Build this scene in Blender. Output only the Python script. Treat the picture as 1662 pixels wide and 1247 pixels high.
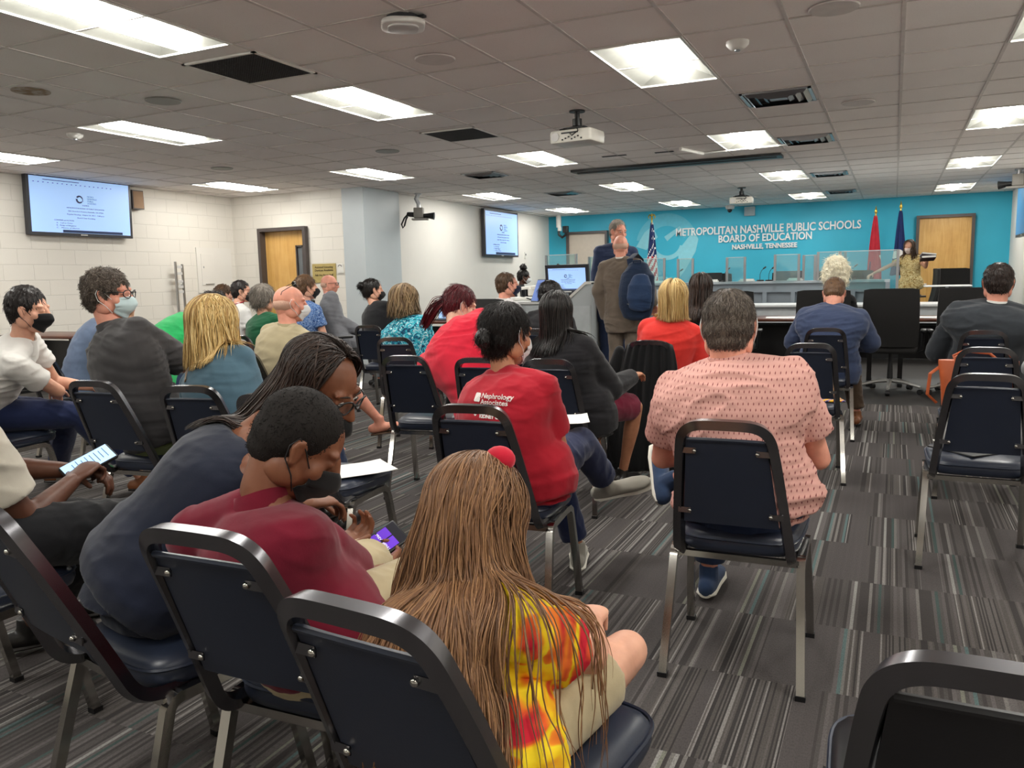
import bpy, math, random
import numpy as np
from mathutils import Vector, Matrix
from mathutils.bvhtree import BVHTree

for o in list(bpy.data.objects):
    bpy.data.objects.remove(o, do_unlink=True)
SC = bpy.context.scene
COL = SC.collection
random.seed(7)
RNG = np.random.default_rng(11)
PI = math.pi

# ------------------------------------------------------------------ camera
CAM_H = 1.28
YAW, PIT, ROL = .443039, .129798, .022388
fw = Vector((-math.sin(YAW)*math.cos(PIT), math.cos(YAW)*math.cos(PIT), -math.sin(PIT)))
rt0 = Vector((math.cos(YAW), math.sin(YAW), 0)); dn0 = fw.cross(rt0)
rt = math.cos(ROL)*rt0 + math.sin(ROL)*dn0
dn = -math.sin(ROL)*rt0 + math.cos(ROL)*dn0
cd = bpy.data.cameras.new('camera'); cam = bpy.data.objects.new('camera', cd); COL.objects.link(cam)
cd.sensor_width = 36; cd.sensor_fit = 'HORIZONTAL'; cd.lens = 1303.76/1662*36
cd.clip_start = .05; cd.clip_end = 60
m3 = Matrix((rt, -dn, -fw)).transposed()
cam.matrix_world = Matrix.Translation((0, 0, CAM_H)) @ m3.to_4x4()
SC.camera = cam

# ------------------------------------------------------------------ world and exposure
w = bpy.data.worlds.new('world'); SC.world = w; w.use_nodes = True
w.node_tree.nodes['Background'].inputs[0].default_value = (.9, .93, 1, 1)
w.node_tree.nodes['Background'].inputs[1].default_value = .12
SC.view_settings.view_transform = 'Standard'
SC.view_settings.look = 'None'
SC.view_settings.gamma = 1
SC.view_settings.use_curve_mapping = False
SC.view_settings.exposure = 0.0
LENS_E = 42.0       # emission of the fixtures' lens

# room dimensions
CEIL = CAM_H + 1.45
XL, YD, XS, YB, XR, YR = -10.05, 10.4, -7.52, 18.1, 1.98, -3.2

# ------------------------------------------------------------------ materials
MATS = {}
def srgb(h):
    if isinstance(h, str):
        h = h.lstrip('#'); c = [int(h[i:i+2], 16)/255 for i in (0, 2, 4)]
    else: c = [v/255 for v in h]
    return tuple((v/12.92 if v <= .04045 else ((v+.055)/1.055)**2.4) for v in c) + (1,)
class NB:
    def __init__(s, name):
        s.m = bpy.data.materials.new(name); s.m.use_nodes = True
        s.t = s.m.node_tree; s.n = s.t.nodes; s.l = s.t.links
        s.b = s.n['Principled BSDF']
    def new(s, typ, **kw):
        x = s.n.new(typ)
        for k, v in kw.items(): setattr(x, k, v)
        return x
    def link(s, a, b): s.l.new(a, b)
    def math(s, op, a, b=None, c=None):
        x = s.n.new('ShaderNodeMath'); x.operation = op
        for i, v in enumerate((a, b, c)):
            if v is None: continue
            if hasattr(v, 'links'): s.l.new(v, x.inputs[i])
            else: x.inputs[i].default_value = v
        return x.outputs[0]
    def coord(s, kind='Object'):
        return s.new('ShaderNodeTexCoord').outputs[kind]
    def mapping(s, vec, scale=(1, 1, 1), rot=(0, 0, 0), loc=(0, 0, 0)):
        mp = s.new('ShaderNodeMapping'); s.link(vec, mp.inputs[0])
        mp.inputs['Scale'].default_value = scale; mp.inputs['Rotation'].default_value = rot; mp.inputs['Location'].default_value = loc
        return mp.outputs[0]
    def noise(s, vec, scale, detail=3, rough=.5, dist=0, dim='3D'):
        x = s.new('ShaderNodeTexNoise', noise_dimensions=dim)
        if vec is not None: s.link(vec, x.inputs['Vector'])
        x.inputs['Scale'].default_value = scale; x.inputs['Detail'].default_value = detail
        x.inputs['Roughness'].default_value = rough; x.inputs['Distortion'].default_value = dist
        return x
    def ramp(s, fac, stops, interp='LINEAR'):
        x = s.new('ShaderNodeValToRGB'); x.color_ramp.interpolation = interp
        e = x.color_ramp.elements
        while len(e) < len(stops): e.new(.5)
        for i, (p, c) in enumerate(stops): e[i].position = p; e[i].color = c
        s.link(fac, x.inputs[0]); return x.outputs[0]
    def mix(s, fac, a, b, typ='MIX'):
        x = s.new('ShaderNodeMix', data_type='RGBA', blend_type=typ)
        for i, v in ((0, fac), (6, a), (7, b)):
            if hasattr(v, 'links'): s.link(v, x.inputs[i])
            else: x.inputs[i].default_value = v
        return x.outputs[2]
    def bump(s, h, strength=.3, dist=.002):
        x = s.new('ShaderNodeBump'); s.link(h, x.inputs['Height'])
        x.inputs['Strength'].default_value = strength; x.inputs['Distance'].default_value = dist
        s.link(x.outputs[0], s.b.inputs['Normal']); return x
    def setp(s, **kw):
        for k, v in kw.items():
            i = s.b.inputs[k.replace('_', ' ')]
            if hasattr(v, 'links'): s.link(v, i)
            else: i.default_value = v
def plain(name, col, rough=.5, metal=0, vary=.06, nscale=12, bump=0, bscale=200, spec=.5, coat=0):
    if name in MATS: return MATS[name]
    b = NB(name); c = srgb(col)
    v = b.coord(); n = b.noise(v, nscale, 3)
    lo = tuple(x*(1-vary) for x in c[:3])+(1,); hi = tuple(min(1, x*(1+vary)) for x in c[:3])+(1,)
    b.setp(Base_Color=b.ramp(n.outputs[0], [(.3, lo), (.7, hi)]), Roughness=rough, Metallic=metal, Specular_IOR_Level=spec, Coat_Weight=coat)
    if bump: b.bump(b.noise(v, bscale, 2).outputs[0], bump, .001)
    MATS[name] = b.m; return b.m
def fabric(name, col, vary=.12, rough=.9, weave=700, bump=.35):
    if name in MATS: return MATS[name]
    b = NB(name); c = srgb(col); v = b.coord()
    n = b.noise(v, 9, 4); n2 = b.noise(v, weave, 1)
    lo = tuple(x*(1-vary) for x in c[:3])+(1,); hi = tuple(min(1, x*(1+vary)) for x in c[:3])+(1,)
    b.setp(Base_Color=b.ramp(n.outputs[0], [(.3, lo), (.7, hi)]), Roughness=rough, Sheen_Weight=.15, Specular_IOR_Level=.2)
    n3 = b.noise(v, 30, 3)
    b.bump(b.math('ADD', b.math('MULTIPLY', n2.outputs[0], .25), n3.outputs[0]), bump, .003)
    MATS[name] = b.m; return b.m
def emit(name, col, strength):
    if name in MATS: return MATS[name]
    b = NB(name); b.setp(Base_Color=srgb(col), Emission_Color=srgb(col), Emission_Strength=strength, Roughness=.4)
    MATS[name] = b.m; return b.m
def glassm(name, tint=(.8, .95, .95, 1), alpha=.16, rough=.05):
    if name in MATS: return MATS[name]
    b = NB(name); tr = b.new('ShaderNodeBsdfTransparent'); gl = b.new('ShaderNodeBsdfGlossy'); df = b.new('ShaderNodeBsdfDiffuse')
    tr.inputs[0].default_value = tint; gl.inputs['Roughness'].default_value = rough; df.inputs[0].default_value = (.8, .9, .92, 1)
    m1 = b.new('ShaderNodeMixShader'); m1.inputs[0].default_value = .35; b.link(gl.outputs[0], m1.inputs[1]); b.link(df.outputs[0], m1.inputs[2])
    m2 = b.new('ShaderNodeMixShader'); m2.inputs[0].default_value = alpha; b.link(tr.outputs[0], m2.inputs[1]); b.link(m1.outputs[0], m2.inputs[2])
    b.link(m2.outputs[0], b.n['Material Output'].inputs[0]); MATS[name] = b.m; return b.m
def skinm(name, col):
    if name in MATS: return MATS[name]
    b = NB(name); c = srgb(col); v = b.coord()
    n = b.noise(v, 18, 4); n2 = b.noise(v, 350, 2)
    lo = (c[0]*.86, c[1]*.8, c[2]*.78, 1); hi = (min(1, c[0]*1.08), c[1]*1.06, c[2]*1.05, 1)
    b.setp(Base_Color=b.ramp(n.outputs[0], [(.3, lo), (.7, hi)]), Roughness=.48, Subsurface_Weight=.08, Subsurface_Radius=(.012, .004, .002), Specular_IOR_Level=.4)
    b.bump(n2.outputs[0], .12, .001); MATS[name] = b.m; return b.m
def hairm(name, cols, rough=.42, mode='strand'):
    """cols = [dark, mid, light]; per-strand variation through Random Per Island plus fine streaks"""
    if name in MATS: return MATS[name]
    b = NB(name); geo = b.new('ShaderNodeNewGeometry'); v = b.coord()
    n = b.noise(b.mapping(v, (260, 260, 22)), 1, 3, .6); n2 = b.noise(v, 7, 3)
    f = b.math('ADD', b.math('MULTIPLY', geo.outputs['Random Per Island'], .55), b.math('MULTIPLY', n.outputs[0], .35))
    f = b.math('ADD', f, b.math('MULTIPLY', b.math('SUBTRACT', n2.outputs[0], .5), .35))
    cs = [srgb(c) for c in cols]
    b.setp(Base_Color=b.ramp(f, [(.12, cs[0]), (.42, cs[1]), (.85, cs[2])]), Roughness=rough, Specular_IOR_Level=.35, Anisotropic=.4)
    b.bump(n.outputs[0], .5, .002); MATS[name] = b.m; return b.m

# ------------------------------------------------------------------ object helpers
def tagd(o, label=None, cat=None, group=None, kind=None):
    if label: o['label'] = label
    if cat: o['category'] = cat
    if group: o['group'] = group
    if kind: o['kind'] = kind
    return o
class MB:
    """collects shapes; build() links them as one mesh object"""
    def __init__(s): s.v = []; s.f = []; s.mi = []; s.cur = 0; s.n = 0
    def add(s, verts, faces):
        verts = np.asarray(verts, float).reshape(-1, 3)
        s.v.append(verts); s.f += [tuple(i+s.n for i in f) for f in faces]; s.mi += [s.cur]*len(faces); s.n += len(verts)
    def box(s, c, d, rz=0, R=None):
        x, y, z = [q/2 for q in d]
        V = np.array([(-x, -y, -z), (x, -y, -z), (x, y, -z), (-x, y, -z), (-x, -y, z), (x, -y, z), (x, y, z), (-x, y, z)])
        if R is not None: V = V @ np.array(R).T
        elif rz: V = V @ np.array([(math.cos(rz), -math.sin(rz), 0), (math.sin(rz), math.cos(rz), 0), (0, 0, 1)]).T
        s.add(V+np.array(c), [(0, 3, 2, 1), (4, 5, 6, 7), (0, 1, 5, 4), (1, 2, 6, 5), (2, 3, 7, 6), (3, 0, 4, 7)])
    def rbox(s, c, d, r=.01, rz=0, seg=3):
        """box with rounded vertical edges and chamfered rims"""
        x, y, z = [q/2 for q in d]; r = min(r, x*.95, y*.95); ring = []
        for cx, cy, a0 in ((x-r, y-r, 0), (-x+r, y-r, 90), (-x+r, -y+r, 180), (x-r, -y+r, 270)):
            for k in range(seg+1):
                a = math.radians(a0+90*k/seg); ring.append((cx, cy, math.cos(a), math.sin(a)))
        n = len(ring); V = []; e = min(r, z)*.6
        for zz, rr in ((-z, r-e), (-z+e*.3, r-e*.3), (-z+e, r), (z-e, r), (z-e*.3, r-e*.3), (z, r-e)):
            for cx, cy, ca, sa in ring: V.append((cx+rr*ca, cy+rr*sa, zz))
        V = np.array(V)
        if rz: V = V @ np.array([(math.cos(rz), -math.sin(rz), 0), (math.sin(rz), math.cos(rz), 0), (0, 0, 1)]).T
        F = [(k*n+i, k*n+(i+1) % n, (k+1)*n+(i+1) % n, (k+1)*n+i) for k in range(5) for i in range(n)]
        F += [tuple(range(n-1, -1, -1)), tuple(5*n+i for i in range(n))]
        s.add(V+np.array(c), F)
    def prism(s, poly, z0, z1, plane='xy', off=(0, 0, 0)):
        n = len(poly); V = []
        for z in (z0, z1):
            for a, b in poly:
                V.append({'xy': (a, b, z), 'xz': (a, z, b), 'yz': (z, a, b)}[plane])
        F = [(i, (i+1) % n, n+(i+1) % n, n+i) for i in range(n)] + [tuple(range(n-1, -1, -1)), tuple(range(n, 2*n))]
        s.add(np.array(V)+np.array(off), F)
    def tube(s, P, r, n=8, side=None, cap=True, sq=False, rnd=False):
        """swept tube. r: number, or per point number / (a,b). side: reference direction of the a axis"""
        P = [np.array(p, float) for p in P]; N = len(P)
        R = [r]*N if np.isscalar(r) or (isinstance(r, tuple) and len(r) == 2 and N != 2) else list(r)
        R = [(q, q) if np.isscalar(q) else q for q in R]
        T = []
        for i in range(N):
            t = P[min(i+1, N-1)]-P[max(i-1, 0)]; T.append(t/(np.linalg.norm(t)+1e-12))
        if side is None:
            side = np.array((1., 0, 0)) if abs(T[0][0]) < .8 else np.array((0, 1., 0))
        side = np.array(side, float)
        rings = []
        if rnd:   # rounded ends
            PP, RR, TT = [], [], []
            for q in (1., .86, .5):
                PP.append(P[0]-T[0]*min(R[0])*q); k = math.sqrt(max(0, 1-q*q)); k = max(k, .12); RR.append((R[0][0]*k, R[0][1]*k)); TT.append(T[0])
            PP += P; RR += R; TT += T
            for q in (.5, .86, 1.):
                PP.append(P[-1]+T[-1]*min(R[-1])*q); k = math.sqrt(max(0, 1-q*q)); k = max(k, .12); RR.append((R[-1][0]*k, R[-1][1]*k)); TT.append(T[-1])
            P, R, T = PP, RR, TT; N = len(P)
        V = []
        for i in range(N):
            a = side-T[i]*side.dot(T[i]); la = np.linalg.norm(a)
            if la < 1e-6: a = np.array((0, 1., 0)); a = a-T[i]*a.dot(T[i]); la = np.linalg.norm(a)
            a /= la; b = np.cross(T[i], a); side = a if True else side
            ra, rb = R[i]
            for k in range(n):
                th = 2*PI*(k+(.5 if sq else 0))/n
                c, sn = math.cos(th), math.sin(th)
                if sq: c, sn = c*1.4142, sn*1.4142
                V.append(P[i]+a*ra*c+b*rb*sn)
        F = [(i*n+k, i*n+(k+1) % n, (i+1)*n+(k+1) % n, (i+1)*n+k) for i in range(N-1) for k in range(n)]
        if cap: F += [tuple(range(n-1, -1, -1)), tuple((N-1)*n+k for k in range(n))]
        s.add(V, F)
    def ell(s, c, r, R=None, nu=14, nv=9):
        V = [(0, 0, -1)]
        for j in range(1, nv):
            ph = PI*j/nv-PI/2
            for i in range(nu):
                a = 2*PI*i/nu; V.append((math.cos(ph)*math.cos(a), math.cos(ph)*math.sin(a), math.sin(ph)))
        V.append((0, 0, 1)); V = np.array(V)*np.array(r if not np.isscalar(r) else (r, r, r)); L = len(V)-1
        if R is not None: V = V @ np.array(R).T
        F = [(0, 1+(i+1) % nu, 1+i) for i in range(nu)]
        for j in range(nv-2):
            o = 1+j*nu; F += [(o+i, o+(i+1) % nu, o+nu+(i+1) % nu, o+nu+i) for i in range(nu)]
        o = 1+(nv-2)*nu; F += [(o+i, o+(i+1) % nu, L) for i in range(nu)]
        s.add(V+np.array(c), F)
    def disc(s, c, r, h, n=24, axis='z'):
        P = {'z': (0, 0, h/2), 'y': (0, h/2, 0), 'x': (h/2, 0, 0)}[axis]; c = np.array(c); P = np.array(P)
        s.tube([c-P, c+P], [(r, r), (r, r)], n)
    def lathe(s, c, prof, n=20):
        """prof: list of (r, z)"""
        V = [(c[0]+r*math.cos(2*PI*k/n), c[1]+r*math.sin(2*PI*k/n), c[2]+z) for r, z in prof for k in range(n)]
        N = len(prof)
        F = [(i*n+k, i*n+(k+1) % n, (i+1)*n+(k+1) % n, (i+1)*n+k) for i in range(N-1) for k in range(n)]
        F += [tuple(range(n-1, -1, -1)), tuple((N-1)*n+k for k in range(n))]
        s.add(V, F)
    def mesh(s, name, mats):
        me = bpy.data.meshes.new(name)
        V = np.concatenate(s.v) if s.v else np.zeros((0, 3))
        me.from_pydata(V.tolist(), [], s.f)
        for m in (mats if isinstance(mats, (list, tuple)) else [mats]): me.materials.append(m)
        if len(me.polygons): me.polygons.foreach_set('material_index', s.mi)
        return me
    def build(s, name, mats, parent=None, base=None, smooth=None, fix=True):
        me = s.mesh(name, mats)
        if fix: fix_normals(me)
        return obj(name, me, parent, base, smooth)
def fix_normals(me):
    import bmesh
    bm = bmesh.new(); bm.from_mesh(me); bmesh.ops.recalc_face_normals(bm, faces=bm.faces); bm.to_mesh(me); bm.free()
def obj(name, me, parent=None, base=None, smooth=None):
    """links a mesh given in world (or parent) coordinates. base = origin of a top-level object"""
    o = bpy.data.objects.new(name, me); COL.objects.link(o)
    if parent is not None:
        o.parent = parent
        if 'wbase' in parent.keys():
            me.transform(Matrix.Translation(-Vector(parent['wbase']))); o['wbase'] = list(parent['wbase'])
    elif base is not None:
        me.transform(Matrix.Translation(-Vector(base))); o.location = base; o['wbase'] = list(base)
    if smooth == 'all': me.polygons.foreach_set('use_smooth', [True]*len(me.polygons))
    elif smooth: 
        me.polygons.foreach_set('use_smooth', [True]*len(me.polygons)); me.set_sharp_from_angle(angle=math.radians(smooth))
    return o
def empty(name, loc, rz=0, world=False):
    o = bpy.data.objects.new(name, None); COL.objects.link(o); o.location = loc; o.rotation_euler = (0, 0, rz); o.empty_display_size = .1
    if world: o['wbase'] = list(loc)
    return o
def struct(name, mb, m, smooth=None):
    o = mb.build(name, m, None, None, smooth); o['kind'] = 'structure'; return o
def copy_tree(o, parent=None):
    c = o.copy(); COL.objects.link(c)
    if parent is not None: c.parent = parent; c.matrix_parent_inverse = o.matrix_parent_inverse.copy()
    for ch in [x for x in list(bpy.data.objects) if x.parent == o]: copy_tree(ch, c)
    return c
def text_mesh(body, size, ext=.002, align='CENTER', bold=0):
    cu = bpy.data.curves.new('t', 'FONT'); cu.body = body; cu.size = size; cu.extrude = ext; cu.align_x = align; cu.align_y = 'CENTER'
    cu.offset = bold; cu.resolution_u = 3
    t = bpy.data.objects.new('t', cu); COL.objects.link(t)
    dg = bpy.context.evaluated_depsgraph_get()
    me = bpy.data.meshes.new_from_object(t.evaluated_get(dg)); bpy.data.objects.remove(t); bpy.data.curves.remove(cu)
    return me
def add_text(mb, body, size, M, ext=.002, align='CENTER', bold=0, width=None):
    """text in the xy plane mapped through matrix M (4x4) into mb; width fits it"""
    me = text_mesh(body, size, ext, align, bold)
    V = np.array([v.co[:] for v in me.vertices]); F = [tuple(p.vertices) for p in me.polygons]
    if width and len(V): 
        k = width/(V[:, 0].max()-V[:, 0].min()); V[:, 0] *= k
    Vh = np.c_[V, np.ones(len(V))] @ np.array(M).T
    mb.add(Vh[:, :3], F); bpy.data.meshes.remove(me)
def frame_matrix(o, x, y):
    x = Vector(x).normalized(); y = Vector(y).normalized(); z = x.cross(y)
    M = Matrix((x, y, z)).transposed().to_4x4(); M.translation = Vector(o); return M
# ------------------------------------------------------------------ room materials
def carpet():
    b = NB('carpet'); v = b.coord(); sp = b.new('ShaderNodeSeparateXYZ'); b.link(v, sp.inputs[0]); X, Y = sp.outputs[0], sp.outputs[1]
    ty = b.math('FLOOR', b.math('DIVIDE', b.math('SUBTRACT', Y, .005), .5)); tx = b.math('FLOOR', b.math('DIVIDE', X, .5))
    cmb = b.new('ShaderNodeCombineXYZ'); b.link(tx, cmb.inputs[0]); b.link(ty, cmb.inputs[1])
    wn = b.new('ShaderNodeTexWhiteNoise', noise_dimensions='2D'); b.link(cmb.outputs[0], wn.inputs[0])
    off = b.math('MULTIPLY', wn.outputs['Value'], 37.3)
    xs = b.math('ADD', X, off)
    def wn1(scale, plus=0):
        q = b.new('ShaderNodeTexWhiteNoise', noise_dimensions='1D')
        b.link(b.math('ADD', b.math('FLOOR', b.math('MULTIPLY', xs, scale)), plus), q.inputs['W']); return q.outputs['Value']
    base = b.ramp(wn1(88), [(0, srgb('#3b3735')), (.25, srgb('#55504e')), (.5, srgb('#625d5b')), (.62, srgb('#6e6967')), (.74, srgb('#514d4b')), (.82, srgb('#87837f')), (.885, srgb('#3a5551')), (.915, srgb('#8b8c7e')), (.95, srgb('#a8a7a2')), (.975, srgb('#5f7b7b'))], 'CONSTANT')
    fine = b.ramp(wn1(190, 500), [(0, srgb('#2c2928')), (.3, srgb('#58534f')), (.62, srgb('#68635f')), (.86, srgb('#9a9692'))], 'CONSTANT')
    zone = wn1(9, 900)
    col = b.mix(b.math('GREATER_THAN', zone, .62), base, fine)
    plainc = b.mix(b.math('MULTIPLY', wn1(88, 77), .25), srgb('#565150'), srgb('#3e3a39'))
    col = b.mix(b.math('GREATER_THAN', wn1(13, 333), .80), col, plainc)
    # dashed loops of the pile
    loop = b.noise(b.mapping(v, (260, 110, 1)), 1, 2, .6)
    col = b.mix(b.math('MULTIPLY', b.math('SUBTRACT', loop.outputs[0], .42), 1.5), col, srgb('#1c1a1a'))
    big = b.noise(v, .8, 2)
    col = b.mix(.36, col, b.ramp(big.outputs[0], [(.35, (.06, .056, .056, 1)), (.7, (.11, .1, .1, 1))]))
    b.setp(Base_Color=col, Roughness=.95, Specular_IOR_Level=.1)
    b.bump(b.math('ADD', loop.outputs[0], b.math('MULTIPLY', wn1(190, 20), .6)), .7, .004); return b.m
def block_wall(name, c1, c2, mort, bw=.4, bh=.2, rotz=0):
    b = NB(name); v = b.coord(); sp = b.new('ShaderNodeSeparateXYZ'); b.link(v, sp.inputs[0])
    cm = b.new('ShaderNodeCombineXYZ'); b.link(b.math('ADD', sp.outputs[0], sp.outputs[1]), cm.inputs[0]); b.link(sp.outputs[2], cm.inputs[1])
    br = b.new('ShaderNodeTexBrick'); b.link(cm.outputs[0], br.inputs[0]); br.inputs['Scale'].default_value = 1
    br.inputs['Brick Width'].default_value = bw; br.inputs['Row Height'].default_value = bh; br.inputs['Mortar Size'].default_value = .006; br.inputs['Mortar Smooth'].default_value = .5
    br.inputs['Color1'].default_value = srgb(c1); br.inputs['Color2'].default_value = srgb(c2); br.inputs['Mortar'].default_value = srgb(mort)
    n = b.noise(v, 60, 3)
    b.setp(Base_Color=br.outputs[0], Roughness=.55)
    b.bump(b.math('SUBTRACT', b.math('MULTIPLY', n.outputs[0], .12), br.outputs['Fac']), .5, .006); return b.m
def ceiling_tile():
    b = NB('ceiling_tile'); v = b.coord(); n = b.noise(v, 1.3, 2); n2 = b.noise(v, 160, 3, .7)
    c = b.ramp(n.outputs[0], [(.3, srgb('#efe9e6')), (.7, srgb('#f5f0ed'))])
    c = b.mix(b.math('GREATER_THAN', n2.outputs[0], .64), c, srgb('#ddd6d3'))
    b.setp(Base_Color=c, Roughness=.95, Specular_IOR_Level=.1); b.bump(n2.outputs[0], .3, .002); return b.m
def wood(name, cols, scale=(14, 14, .9), rough=.35, rot=(0, 0, 0)):
    b = NB(name); v = b.coord(); n = b.noise(b.mapping(v, scale, rot), 1, 6, .62, 1.6); n2 = b.noise(v, 4, 3)
    f = b.math('ADD', b.math('MULTIPLY', n.outputs[0], .7), b.math('MULTIPLY', n2.outputs[0], .3))
    b.setp(Base_Color=b.ramp(f, [(.3, srgb(cols[0])), (.5, srgb(cols[1])), (.7, srgb(cols[2]))]), Roughness=rough); MATS[name] = b.m; return b.m
M_carpet = carpet(); M_tile = ceiling_tile()
M_block = block_wall('painted_block', '#dcd7ce', '#ded9d0', '#d3cec5')
M_wallw = plain('white_wall_paint', '#dedad3', .6, vary=.02, nscale=2, bump=.05)
M_wallb = plain('teal_wall_paint', '#35b0cd', .55, vary=.04, nscale=1.5)
M_pillar = plain('pale_blue_grey_paint', '#b9c0c3', .45, vary=.03, nscale=2)
M_frame = plain('dark_brown_metal', '#4a4240', .4)
M_maple = wood('maple_door', ('#b98a45', '#cfa05a', '#dcb26e'))
M_tbar = plain('grid_bar', '#d2cbc7', .6)  # grid bars darker than the tiles, tile-edge shadow put into the colour
M_white = plain('white_plastic', '#dcdad4', .4)
M_black = plain('black_plastic', '#141416', .4)
M_dark = plain('dark_grille', '#2c2c2f', .6)
M_chrome = plain('chrome', '#b9b6b0', .16, 1, vary=.02)
M_alu = plain('brushed_aluminium', '#a9aaac', .32, 1, vary=.03)
M_refl = plain('white_reflector', '#85857f', .5)

# ------------------------------------------------------------------ floor, walls
g = MB(); g.box(((XL+XR)/2, (YR+8.45)/2, -.05), (XR-XL+.2, 8.45-YR, .1)); struct('floor', g, M_carpet)
g = MB(); g.box(((XL+XR)/2, (YB+8.45)/2, -.052), (XR-XL+.2, YB-8.45, .1)); struct('floor', g, plain('dark_floor', '#2b2826', .55, vary=.2, nscale=3, bump=.1))
def wall(name, x0, x1, y0, y1, m, z1=None, holes=()):
    g = MB(); g.box(((x0+x1)/2, (y0+y1)/2, (z1 or CEIL)/2), (x1-x0, y1-y0, (z1 or CEIL))); return struct(name, g, m)
wall('wall_left', XL-.15, XL, YR, YD+.15, M_block)
def wall_with_hole(name, x0, x1, y, th, hx0, hx1, hz, m):
    g = MB(); zc = CEIL
    g.box(((x0+hx0)/2, y+th/2, zc/2), (hx0-x0, th, zc)); g.box(((x1+hx1)/2, y+th/2, zc/2), (x1-hx1, th, zc))
    g.box(((hx0+hx1)/2, y+th/2, (zc+hz)/2), (hx1-hx0, th, zc-hz)); return struct(name, g, m)
wall_with_hole('wall_entry', XL, XS-.27, YD, .15, -9.44, -8.50, 2.16, M_block)
g = MB(); g.box(((XS-.27-7.39)/2, YD+.6, CEIL/2), (-7.39+XS*-1+.27, 1.2, CEIL))
g = MB(); g.box(((-7.79-7.39)/2, YD+.5, CEIL/2), (.40, 1.0, CEIL)); struct('wall_pillar', g, M_pillar)
g = MB(); g.box((XS-.075, (YD+YB)/2+.5, CEIL/2), (.15, YB-YD-.7, CEIL)); struct('wall_side', g, M_wallw)
g = MB(); g.box(((XS+XR)/2, YB+.075, CEIL/2), (XR-XS+.3, .15, CEIL)); struct('wall_back', g, M_wallb)
wall('wall_right', XR, XR+.15, YR, YB, M_wallw)
wall('wall_rear', XL-.15, XR+.15, YR-.15, YR, M_wallw)
g = MB(); g.box((-7.505, 11.47, 2.19), (.03, .13, 1.08)); struct('trim_1', g, M_wallw)
g = MB(); g.box((XL+.006, (YR+YD)/2, .05), (.012, YD-YR, .1)); struct('baseboard_left', g, M_black)
g = MB(); g.box((XS+.006, (11.4+YB)/2, .05), (.012, YB-11.4, .1)); struct('baseboard_side', g, M_black)
g = MB(); g.box(((XL-9.44)/2, YD-.006, .05), (-9.44-XL, .012, .1)); g.box(((-8.42+XS-.27)/2, YD-.006, .05), (XS-.27+8.42, .012, .1)); struct('baseboard_entry', g, M_black)
# platform behind the dais
g = MB(); g.box((-2.8, 16.3, .1), (9.3, 3.56, .2)); struct('floor', g, plain('platform_carpet', '#3a3735', .9, vary=.1))

# ------------------------------------------------------------------ ceiling
GX, GY, Y0 = .61, .6, 5.085
LCOL = {'far left': -15, 'left': -11, 'middle': -7, 'centre right': -3, 'right': 1}
LIGHTS = [('far left', 5.085), ('far left', 8.685), ('left', 5.085), ('left', 8.685), ('left', 12.285), ('left', 15.885),
 ('middle', 2.685), ('middle', 5.085), ('middle', 8.685), ('middle', 12.285), ('middle', 15.885),
 ('centre right', 5.085), ('centre right', 8.685), ('centre right', 12.285), ('centre right', 15.885),
 ('right', 5.085), ('right', 8.685), ('right', 12.285), ('right', 15.885)]
UNSEEN = [('left', -.915), ('left', 2.085), ('middle', -.915), ('centre right', -.915), ('centre right', 2.085), ('right', 1.485), ('right', -1.5+.585), ('far left', 1.485)]  # unseen fixtures continuing the rows, added for general illumination
VENTS = [('return', -7, 4.20*.967, .617), ('return', -7, 7.0, .61), ('diffuser', -2, 6.93, .55), ('diffuser', -9, 9.95, .5), ('diffuser', -2, 9.3, .55), ('diffuser', -9, 12.9, .5), ('diffuser', -2, 12.8, .5), ('diffuser', -2, 15.75, .5)]
skip = set()
for c, y in LIGHTS+UNSEEN:
    k = LCOL[c]; j = round((y-Y0)/GY)
    skip |= {(k, j), (k, j+1)}
g = MB(); kx0, kx1 = -17, 4; jy0, jy1 = -14, 22
for k in range(kx0, kx1):
    for j in range(jy0, jy1):
        if (k, j) in skip: continue
        x0 = max(k*GX, XL-.1); x1 = min((k+1)*GX, XR+.1); y0 = max(Y0+j*GY, YR-.1); y1 = min(Y0+(j+1)*GY, YB+.1)
        if x1 <= x0 or y1 <= y0: continue
        n = random.uniform(0, .003)
        g.add([(x0, y0, CEIL+n), (x1, y0, CEIL+n), (x1, y1, CEIL+n), (x0, y1, CEIL+n)], [(0, 3, 2, 1)])
o = struct('ceiling', g, M_tile)
g = MB(); g.box(((XL+XR)/2, (YR+YB)/2, CEIL+.24), (XR-XL+.4, YB-YR+.4, .04)); struct('ceiling', g, M_white)
g = MB()
for k in range(kx0+1, kx1): g.box((k*GX, (YR+YB)/2, CEIL-.001), (.022, YB-YR, .006))
for j in range(jy0+1, jy1):
    y = Y0+j*GY
    if YR < y < YB: g.box(((XL+XR)/2, y, CEIL-.001), (XR-XL, .015, .005))
struct('trim_2', g, M_tbar)

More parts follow.
